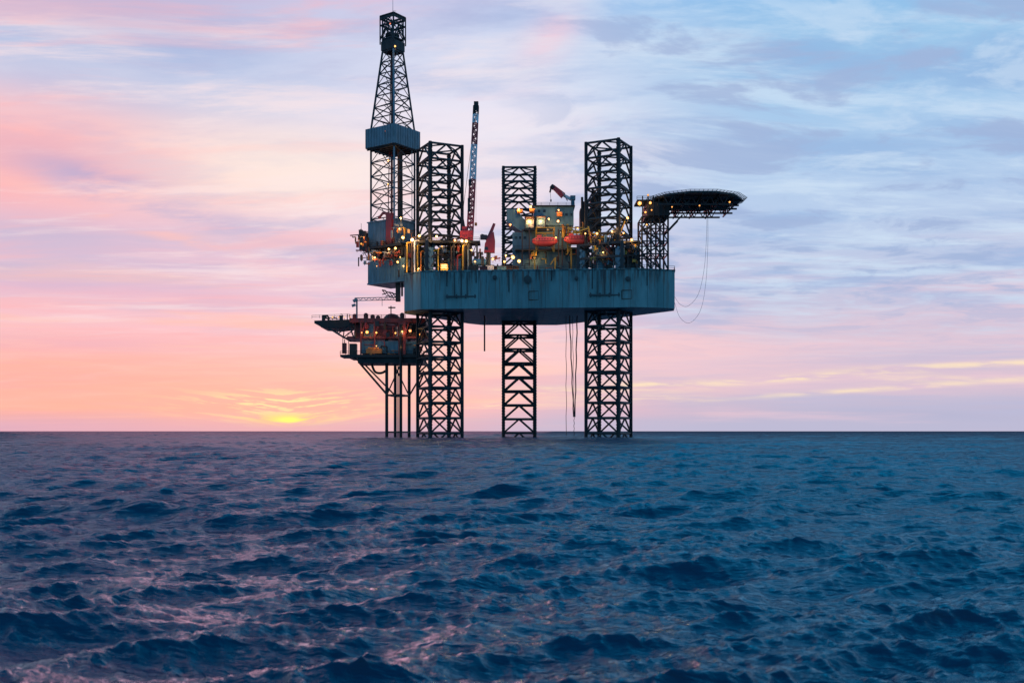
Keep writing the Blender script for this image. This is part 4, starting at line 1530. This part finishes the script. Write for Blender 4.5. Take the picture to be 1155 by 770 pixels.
    # cantilever box below, reaching back over the hull
    N2 = Vector((X(457, 362), 362, 0))

    def cp(a, b, z):
        return N2 + EX * a + EY * b + UP * z
    mb = MB()
    mb.box(cp(6, 8.6, 57.6), (12, 17.2, 7.6), (EX.x, EX.y))
    for k in range(14):
        mb.bar(cp(-.05, .3 + k * 1.28, 53.9), cp(-.05, .3 + k * 1.28, 61.3), .16)
    mb.box(cp(6, 8.6, 53.6), (12.4, 17.6, .5), (EX.x, EX.y))
    can = mb.build('cantilever', 'house_blue', der)
    mb = MB()
    mb.box(cp(6.8, 8.8, 63.4), (11, 16.2, 4.6), (EX.x, EX.y))
    for k in range(9):
        mb.bar(cp(1.2, 1.2 + k * 1.9, 61.3), cp(1.2, 1.2 + k * 1.9, 65.6), .3)
    mb.build('substructure', 'dark_steel', der)
    mb = MB()
    for yy in (364, 379):
        mb.box(((-38 - 12) / 2 - 1, yy, DECK + 1.3), (26, 1.2, 2.4))
    mb.build('skid_beam', 'dark_steel', can)
    mb = MB()
    mb.bar((X(449, 368), 368, Z(340, 368)), (X(449, 368), 368, 54), 1.6)
    mb.bar((X(453.5, 367), 367, Z(334, 367)), (X(453.5, 367), 367, 54), .7, 8)
    for px, py in ((431, 327), (435, 329), (439, 329.5), (443, 331), (447, 332)):
        mb.bar((X(px, 368), 368, Z(py, 368)), (X(px + 4.5, 368), 368, Z(py + 1, 368)), .4)
        mb.bar((X(px, 368), 368, Z(py + 5, 368)), (X(px + 4.5, 368), 368, Z(py + 4, 368)), .3)
        mb.bar((X(px, 368), 368, Z(py, 368)), (X(px + 4, 368), 368, Z(py + 5, 368)), .3)
    mb.build('hang_off_frame', 'brown_steel', can)
    for px, py, k, r, w, dy in ((437.6, 181, 'sodium_lamp', .5, 140, 371), (437.6, 208, 'sodium_lamp', .55, 140, 371), (440, 27, 'red_lamp', .4, 0, 368.5), (445.6, 52.5, 'sodium_lamp', .4, 60, 368),
                                (434.5, 148, 'red_lamp', .18, 0, 366), (409.5, 268, 'sodium_lamp', .5, 120, 366), (407.5, 275, 'sodium_lamp', .4, 0, 366), (415.5, 280.5, 'sodium_lamp', .55, 120, 364),
                                (438.5, 281, 'warm_lamp', .65, 160, 362), (446, 280, 'warm_lamp', .65, 160, 361), (422.5, 290.5, 'warm_lamp', .6, 140, 363), (448.5, 295.5, 'sodium_lamp', .5, 100, 360.5),
                                (425, 300, 'red_lamp', .25, 30, 360.5), (450.5, 258, 'sodium_lamp', .4, 120, 362), (451.5, 290, 'sodium_lamp', .4, 50, 361)):
        floodlight((X(px, dy), dy, Z(py, dy)), der, k, r, w)


derrick()


# ------------------------------------------------------------------ CRANES
def boom(mb, p, q, w0, w1, n, d, bands=None):
    """four-chord lattice boom; bands = list of (fraction, material)"""
    p = Vector(p); q = Vector(q)
    a = (q - p).normalized()
    s = a.cross(Vector((0, 1, 0))).normalized()
    t = s.cross(a)

    def c(f, i):
        w = w0 + (w1 - w0) * f
        k = ((-1, -1), (1, -1), (1, 1), (-1, 1))[i]
        return p.lerp(q, f) + s * k[0] * w / 2 + t * k[1] * w / 2
    for j in range(n):
        f0, f1 = j / n, (j + 1) / n
        if bands:
            for fr, mat in bands:
                if f0 + .001 >= fr:
                    mb.use(mat)
        for i in range(4):
            mb.bar(c(f0, i), c(f1, i), d)
            mb.bar(c(f0, i), c(f1, (i + 1) % 4) if j % 2 else c(f1, i - 1), d * .65)
            mb.bar(c(f1, i), c(f1, (i + 1) % 4), d * .65)


def cranes():
    y = 355.0
    base = Vector((X(528.5, y), y, DECK))
    t = thing('pedestal_crane', base, 'large pedestal crane with red and white banded lattice boom raised nearly upright', 'crane')
    mb = MB(); mb.bar(base, (base.x, y, Z(273, y)), 2.4, 14)
    mb.bar((base.x, y, Z(274.5, y)), (base.x, y, Z(272, y)), 3.2, 14)
    mb.build('pedestal', 'dark_steel', t)
    mb = MB()
    mb.box((X(526.5, y), y, Z(266.5, y)), (4.2, 3.6, 3.2))
    mb.box((X(524, y), y, Z(262, y)), (1.6, 3.0, 3.4))
    mb.build('crane_cab', 'crane_red', t)
    mb = MB()
    for dy in (-1.2, 1.2):
        mb.bar((X(520, y), y + dy, Z(268, y)), (X(521.5, y), y + dy, Z(243, y)), .6)
        mb.bar((X(526, y), y + dy, Z(267, y)), (X(521.5, y), y + dy, Z(243, y)), .5)
        mb.bar((X(520.6, y), y + dy, Z(258, y)), (X(524, y), y + dy, Z(258, y)), .4)
    mb.bar((X(521.5, y), y - 1.3, Z(243, y)), (X(521.5, y), y + 1.3, Z(243, y)), .7)
    mb.build('a_frame', 'black_steel', t)
    mb = MB()
    p, q = (X(530, y), y, Z(266, y)), (X(537, y), y, Z(120, y))
    boom(mb, p, q, 1.85, 1.5, 30, .46, [(0, 'crane_red'), (.42, 'white_paint'), (.69, 'crane_red'), (.85, 'white_paint'), (.93, 'black_steel')])
    mb.use('black_steel').box((X(537.1, y), y, Z(119.5, y)), (1.5, 1.5, 2.6))
    mb.build('boom', None, t)
    mb = MB()
    mb.use('black_steel').box((X(529, y), y - 1.0, Z(232, y)), (.8, .6, 4.5)); mb.box((X(530.2, y), y - 1, Z(207, y)), (.9, .6, 2.0))
    mb.build('hoist_winch', None, t)
    mb = MB()
    for dy in (-.6, .6):
        mb.bar((X(521.5, y), y + dy, Z(243, y)), (X(537, y), y + dy, Z(121, y)), .07)
    mb.bar((X(538, y), y - .4, Z(120, y)), (X(536.8, y), y - .4, Z(253, y)), .06)
    mb.build('hoist_rope', 'rope_fibre', t)
    mb = MB(); mb.bar((X(536.8, y), y - .4, Z(251.5, y)), (X(536.8, y), y - .4, Z(254.8, y)), .9, 8); mb.build('hook_block', 'orange_paint', t)

    # small red crane with folded jib
    y = 354.0
    base = Vector((X(551, y), y, DECK))
    t = thing('deck_crane', base, 'little dark red deck crane with short boom pointing steeply up', 'crane')
    mb = MB(); mb.bar(base, (base.x, y, Z(285, y)), 1.5, 12); mb.build('pedestal', 'dark_steel', t)
    poly = [(546, 285), (558, 285), (558.5, 272), (557, 262), (552, 266), (547, 275)]
    mb = MB()
    vs = [(X(a, y), y - 1.2, Z(b, y)) for a, b in poly] + [(X(a, y), y + 1.2, Z(b, y)) for a, b in poly]
    n = len(poly)
    mb.add(vs, [tuple(range(n)), tuple(range(2 * n - 1, n - 1, -1))] + [(i, n + i, n + (i + 1) % n, (i + 1) % n) for i in range(n)])
    mb.build('crane_cab', 'crane_red', t)
    mb = MB(); mb.bar((X(550, y), y - .4, Z(272, y)), (X(557.6, y), y - .4, Z(252.5, y)), 1.35, 4, .8); mb.build('boom', 'crane_red', t)
    mb = MB(); mb.box((X(545.5, y), y - .6, Z(268, y)), (2.2, 1.8, 1.4)); mb.bar((X(543, y), y - .6, Z(265, y)), (X(550, y), y - .6, Z(267, y)), .5); mb.build('winch', 'dark_steel', t)
    mb = MB(); mb.box((X(548.5, y), y - 1.25, Z(281, y)), (1.2, .12, 1.0)); mb.build('cab_window', 'dark_glass', t)

    # knuckle crane on accommodation roof
    y = 372.0
    base = Vector((X(646, y), y, Z(233, y)))
    t = thing('knuckle_crane', base, 'folded knuckle boom crane with red tip and pale arm on the accommodation roof', 'crane')
    mb = MB(); mb.bar(base, base + Vector((0, 0, 2.6)), 1.3, 12); mb.box(base + Vector((0, 0, 3.0)), (1.8, 1.8, 1.4)); mb.build('pedestal', 'house_blue', t)
    mb = MB(); mb.use('white_paint').bar((X(646.5, y), y, Z(226, y)), (X(635, y), y, Z(220, y)), 1.0, 4, .9)
    mb.use('crane_red').bar((X(635.4, y), y, Z(221, y)), (X(623, y), y, Z(210, y)), 1.9, 4, 1.2)
    mb.build('boom', None, t)
    mb = MB(); mb.bar((X(625, y), y, Z(212.5, y)), (X(621.5, y), y, Z(209.5, y)), 1.6, 6); mb.bar((X(622, y), y, Z(210, y)), (X(620.3, y), y, Z(217, y)), .6); mb.build('boom_head', 'black_steel', t)
    mb = MB(); mb.bar((X(640, y), y - .8, Z(227, y)), (X(634, y), y - .8, Z(217, y)), .4, 8); mb.build('ram', 'grey_steel', t)
    mb = MB(); mb.bar((X(620.6, y), y, Z(216, y)), (X(621.4, y), y, Z(226, y)), .12); mb.bar((X(621.4, y), y, Z(225, y)), (X(621.4, y), y, Z(227.5, y)), .5, 6); mb.build('hook', 'dark_steel', t)


cranes()


# ------------------------------------------------------------------ hoses and ropes that hang
def cat(p, q, sag, n=28):
    p = Vector(p); q = Vector(q)
    pts = []
    for i in range(n + 1):
        f = i / n
        v = p.lerp(q, f)
        v.z -= sag * 4 * f * (1 - f)
        pts.append(v)
    return pts


def spline(pts, n=8):
    P = [Vector(a) for a in pts]
    P = [P[0] * 2 - P[1]] + P + [P[-1] * 2 - P[-2]]
    out = []
    for i in range(1, len(P) - 2):
        for k in range(n):
            t = k / n
            a, b, c, d = P[i - 1], P[i], P[i + 1], P[i + 2]
            out.append(.5 * ((2 * b) + (-a + c) * t + (2 * a - 5 * b + 4 * c - d) * t * t + (-a + 3 * b - 3 * c + d) * t ** 3))
    out.append(P[-2])
    return out


y = 349.0
for pts, lab in ((((797.5, 246), (796.5, 275), (794, 305), (787.5, 332), (776, 345), (767, 343), (760.5, 334)), 'thin grey hose looping from the helideck edge to the hull, the shorter loop'),
                 (((798.5, 246), (798.3, 280), (796, 320), (790, 350), (778, 364), (767, 358), (760.5, 340)), 'thin grey hose looping from the helideck edge to the hull, the longer loop')):
    mb = MB(); mb.path(spline([(X(a, y), y, Z(b, y)) for a, b in pts]), 0.10)
    o = mb.build('hanging_hose', 'hose_grey')
    tag(o, lab, 'hose', 'hoses looping below the helideck')
y = 371.0
for (a, b, c_, d, dd, mat, lab) in ((638.5, 350, 638.8, 491, .2, 'rope_fibre', 'thin dark line hanging straight from hull to water, nearest the middle leg'),
                                    (642.5, 350, 647.0, 470, .42, 'rope_red', 'reddish rope slanting down from the hull to a point above the water'),
                                    (651.0, 350, 648.5, 470, .42, 'rope_red', 'reddish rope hanging down from the hull closest to the right leg'),
                                    (645.6, 350, 647.6, 470, .18, 'rope_fibre', 'thin rope hanging between the two reddish ropes'),
                                    (647.6, 470, 647.4, 492, .2, 'rope_fibre', 'short rope tail dropping to the water below the joined ropes'),
                                    (546.5, 355, 546.5, 396, .55, 'rope_red', 'short reddish pipe end hanging under the hull beside the left leg')):
    mb = MB()
    p, q = Vector((X(a, y), y, min(HB - .05, Z(b, y)))), Vector((X(c_, y), y, Z(d, y)))
    mb.path([p.lerp(q, k / 12) + Vector((.12 * math.sin(k * 1.9 + a), 0, 0)) * (1 if 0 < k < 12 and dd < .5 else 0) for k in range(13)], dd)
    tag(mb.build('hanging_rope', mat), lab, 'rope', 'ropes hanging below the hull')


# ------------------------------------------------------------------ WELLHEAD PLATFORM under the derrick
def wellhead():
    y = 377.0
    wp = thing('wellhead_platform', (X(449, y), y, 0), 'dark two-deck wellhead platform on slim piles below the derrick', 'platform')
    cols = [(436.2, 372), (452.0, 368), (445.8, 386), (461.5, 380)]
    P = []
    for px, yy in cols:
        mb = MB(); mb.bar((X(px, yy), yy, -14), (X(px, yy), yy, Z(366, yy)), 1.1, 10)
        mb.build('pile', 'black_steel', wp)
        P.append(Vector((X(px, yy), yy, 0)))
    for z in (Z(446, y), Z(487, y)):
        mb = MB()
        for i, j in ((0, 1), (1, 3), (3, 2), (2, 0)):
            mb.bar(P[i] + UP * z, P[j] + UP * z, .6, 8)
        if z > 5:
            low = mb
        else:
            mb.build('bracing', 'brown_steel', wp)
    mb = low
    for i, j in ((0, 1), (3, 2)):
        mb.bar(P[i] + UP * Z(446, y), P[j] + UP * Z(412, y), .5, 8)
    mb.bar((X(406, y), y - 2, Z(409, y)), P[0] + UP * Z(445, y), .75, 8)
    mb.bar((X(408, y), y + 6, Z(409, y)), P[2] + UP * Z(445, y), .6, 8)
    mb.bar((X(478, y), y, Z(418, y)), P[3] + UP * Z(446, y), .6, 8)
    mb.build('bracing', 'brown_steel', wp)
    for px, yy in ((448.9, 377),):
        mb = MB(); mb.bar((X(px, yy), yy, -14), (X(px, yy), yy, Z(362, yy)), .42, 10)
        mb.build('conductor', 'brown_steel', wp)
    # lower deck: hull-shaped floor with slanting left end, edge beam, rail
    mb = MB()
    zl = Z(401.5, y)
    mb.box((X(440, y), y, zl - .5), (X(486, y) - X(396, y), 17, 1.0))
    mb.box((X(395, y), y - 3, zl - .4), (X(402, y) - X(387, y), 9, .8))
    mb.box((X(443, y), y, zl - 2.0), (X(480, y) - X(408, y), 15, 1.9))
    for px in (402, 412, 424):
        mb.bar((X(px, y), y - 8, zl - .8), (X(px + 9, y), y - 6, zl - 2.9), .5)
    mb.rail([(X(387.5, y), y - 7.4, zl), (X(405, y), y - 7.4, zl)], 1.2, .14, 1.6)
    mb.rail([(X(403, y), y - 8.4, zl), (X(486, y), y - 8.4, zl)], 1.2, .12)
    mb.build('lower_deck', 'black_steel', wp)
    # box stair post at the left end
    mb = MB()
    mb.box((X(391, y), y - 5, Z(394, y)), (1.4, 1.6, 3.6)); mb.bar((X(391.2, y), y - 5, Z(399, y)), (X(391.2, y), y - 5, Z(384, y)), .25)
    mb.build('mooring_post', 'red_steel', wp)
    mb = MB(); mb.box((X(400.5, y), y - 4, Z(395, y)), (2.4, 3, 3.9)); mb.build('locker', 'brown_steel', wp)
    # mid floor beam, upper deck
    mb = MB()
    zm = Z(382.5, y)
    mb.box((X(441, y), y, zm), (X(487, y) - X(395, y), 15, .8))
    mb.rail([(X(396, y), y - 7.5, zm + .4), (X(486, y), y - 7.5, zm + .4)], 1.2, .12)
    mb.build('mezzanine_deck', 'red_steel', wp)
    mb = MB()
    zu = Z(361.5, y)
    mb.box((X(440, y), y, zu - .7), (X(482, y) - X(398, y), 16, 1.5))
    mb.rail([(X(398, y), y - 8, zu), (X(460, y), y - 8, zu)], 1.2, .14)
    mb.build('upper_deck', 'red_steel', wp)
    # cantilevered landing at the left: tapering bracket with truss and net
    mb = MB()
    poly = [(354.5, 361.5), (399, 360), (399, 367.5), (378, 370), (362, 369), (360, 366), (354.5, 364.5)]
    for yy, dep in ((y - 7, 14.0),):
        vs = [(X(a, yy), yy, Z(b, yy)) for a, b in poly] + [(X(a, yy), yy + dep, Z(b, yy)) for a, b in poly]
        n = len(poly)
        mb.add(vs, [tuple(range(n - 1, -1, -1)), tuple(range(n, 2 * n))] + [(i, (i + 1) % n, n + (i + 1) % n, n + i) for i in range(n)])
    mb.build('landing_deck', 'black_steel', wp)
    mb = MB()
    for dy in (-6.5, 6.5):
        mb = MB()
        q = y + dy
        mb.bar((X(368, y), q, Z(368, y)), (X(392, y), q, Z(383, y)), .55)
        mb.bar((X(392, y), q, Z(383, y)), (X(405, y), q, Z(383, y)), .5)
        mb.bar((X(385, y), q, Z(369, y)), (X(384, y), q, Z(378, y)), .35)
        mb.bar((X(385, y), q, Z(378, y)), (X(398, y), q, Z(368, y)), .35)
        mb.bar((X(397, y), q, Z(369, y)), (X(402, y), q, Z(382, y)), .45)
        mb.bar((X(390, y), q, Z(382, y)), (X(390, y), q, Z(399, y)), .2)
        mb.build('landing_truss', 'dark_steel', wp)
    mb = MB()
    mb.rail([(X(356, y), y - 7, Z(361.5, y)), (X(398, y), y - 7, Z(360, y))], 1.1, .1)
    mb.build('landing_rail', 'dark_steel', wp)
    # walls between decks
    for a, b, t, bt, mat, dy in ((407, 449, 384.5, 398.5, 'house_blue', -6.6), (452, 472, 385, 399, 'house_blue', -6.4), (411, 421, 366, 380, 'blue_grey', -6.8),
                                 (423, 446, 367, 381, 'red_steel', -6.4), (458, 480, 366, 381, 'black_steel', -5.5), (400, 410, 366, 381, 'red_steel', -5)):
        yy = y + dy
        m = MB()
        m.box((X((a + b) / 2, yy), yy + 3, (Z(t, yy) + Z(bt, yy)) / 2), (X(b, yy) - X(a, yy), 6, Z(t, yy) - Z(bt, yy)))
        k = int((b - a) / 5) + 1
        for i in range(k + 1):
            xx = X(a + (b - a) * i / k, yy)
            m.bar((xx, yy - .08, Z(bt, yy)), (xx, yy - .08, Z(t, yy)), .16)
        m.build('wall_panel', mat, wp)
    # red posts
    for px in (407, 422.5, 451, 456):
        m = MB(); yy = y - 8.2
        m.bar((X(px, yy), yy, Z(400, yy)), (X(px, yy), yy, Z(362, yy)), .9 if px > 440 else .5)
        m.bar((X(px, yy), yy, Z(381, yy)), (X(px + 5, yy), yy, Z(364, yy)), .4)
        m.build('red_post', 'red_steel', wp)
    # orange pump skid, domed tank, drums on the roof
    m = MB(); yy = y - 8.0
    m.box((X(422, yy), yy, Z(396, yy)), (X(431, yy) - X(413, yy), 1.2, 1.6)); m.bar((X(415, yy), yy - .3, Z(393, yy)), (X(427, yy), yy - .3, Z(393, yy)), .8, 8)
    m.build('pump_skid', 'orange_paint', wp)
    m = MB(); m.dome((X(442, y), y, zu + .1), X(452, y) - X(442, y), 2.4); m.bar((X(441, y), y, zu + 2), (X(441, y), y, zu + 5.2), .4, 8); m.bar((X(438, y), y, zu + 4.6), (X(446, y), y, zu + 4.6), .5, 8)
    m.build('domed_tank', 'black_steel', wp)
    for px, h, mat in ((402, 1.6, 'red_steel'), (414.5, 1.9, 'black_steel'), (422, 1.4, 'black_steel'), (428, 1.1, 'dark_steel'), (455, 2.0, 'dark_steel')):
        m = MB(); m.bar((X(px, y), y - 4, zu), (X(px, y), y - 4, zu + h), 1.6, 10); m.bar((X(px, y), y - 4, zu + h), (X(px, y), y - 4, zu + h + .3), 1.0, 10)
        m.build('drum', mat, wp)
    clutter(wp, 34, 398, 484, 363, 382, y - 8.2, 12, ['red_steel', 'red_steel', 'brown_steel', 'dark_steel', 'black_steel', 'red_paint'], None, .5)
    clutter(wp, 16, 402, 482, 386, 399, y - 8.0, 13, ['red_steel', 'orange_paint', 'dark_steel', 'black_steel'], None, .4)
    clutter(wp, 12, 362, 398, 357, 361, y - 6, 14, ['red_steel', 'dark_steel', 'brown_steel'], None, .4)
    # pipes under the deck
    m = MB()
    m.path(spline([(X(419, y), y, Z(410, y)), (X(423, y), y, Z(419, y)), (X(430, y), y, Z(420.5, y)), (X(437, y), y, Z(417, y))]), .9, 8)
    m.build('flowline', 'brown_steel', wp)
    # boom arm on a post over the upper deck
    m = MB()
    yy = y - 5
    m.bar((X(402.5, yy), yy, zu), (X(402.5, yy), yy, Z(337, yy)), .6, 8)
    for dz in (.45, -.45):
        m.bar((X(400, yy), yy, Z(337.5, yy) + dz), (X(452, yy), yy, Z(336.5, yy) + dz), .25)
    for i in range(16):
        a, b = 400 + i * 3.25, 403.25 + i * 3.25
        s = .45 if i % 2 else -.45
        m.bar((X(a, yy), yy, Z(337, yy) + s), (X(b, yy), yy, Z(337, yy) - s), .16)
    m.bar((X(398.5, yy), yy, Z(340, yy)), (X(403, yy), yy, Z(337, yy)), 1.0)
    m.bar((X(397, yy), yy, Z(345, yy)), (X(401, yy), yy, Z(343.5, yy)), .8)
    m.bar((X(431, yy), yy, Z(337, yy)), (X(431, yy), yy, Z(345, yy)), .14)
    m.build('jib_arm', 'blue_grey', wp)
    for px, py, k, r, w in ((414, 374.5, 'sodium_lamp', .75, 160), (424.5, 375, 'sodium_lamp', .4, 60), (453.5, 374, 'warm_lamp', .6, 120), (446, 375.5, 'sodium_lamp', .45, 60), (462.5, 373, 'red_lamp', .75, 140),
                            (472.5, 377, 'sodium_lamp', .5, 80), (424.5, 390, 'sodium_lamp', .35, 80), (408, 375, 'red_lamp', .35, 40), (452.5, 391, 'red_lamp', .35, 40),
                            (375, 357.6, 'sodium_lamp', .35, 40), (382, 357.6, 'sodium_lamp', .35, 0), (388.5, 357.6, 'sodium_lamp', .32, 40), (395, 357.4, 'sodium_lamp', .3, 0)):
        yy = y - 9.2
        floodlight((X(px, yy), yy, Z(py, yy)), wp, k, r, w * 0.45)


wellhead()

# ------------------------------------------------------------------ sun, camera, output
sun = bpy.data.lights.new('sun', 'SUN')
sun.energy = 0.75
sun.color = (1.0, 0.27, 0.32)
sun.angle = math.radians(28.0)
so = bpy.data.objects.new('sun', sun)
COL.objects.link(so)
d = Vector((math.sin(SUN_AZ) * math.cos(SUN_EL), math.cos(SUN_AZ) * math.cos(SUN_EL), math.sin(SUN_EL)))
so.rotation_euler = (-d).to_track_quat('-Z', 'Y').to_euler()
so.location = d * 300

cam = bpy.data.cameras.new('camera')
cam.sensor_width = 36.0
cam.lens = 36.0 * F / 1155.0
cam.shift_y = (HOR - 385.0) / 1155.0
cam.clip_start = 0.1
cam.clip_end = 60000.0
cam.dof.use_dof = True
cam.dof.focus_distance = 355.0
cam.dof.aperture_fstop = 2.0
co = bpy.data.objects.new('camera', cam)
COL.objects.link(co)
co.location = (0, 0, CAM_Z)
co.rotation_euler = (math.pi / 2, 0, 0)
S.camera = co

S.render.engine = 'CYCLES'
S.cycles.use_denoising = True
S.cycles.max_bounces = 6
S.cycles.sample_clamp_indirect = 1.3
S.view_settings.view_transform = 'Standard'
S.view_settings.look = 'None'
S.view_settings.exposure = 0.0
S.view_settings.gamma = 1.0
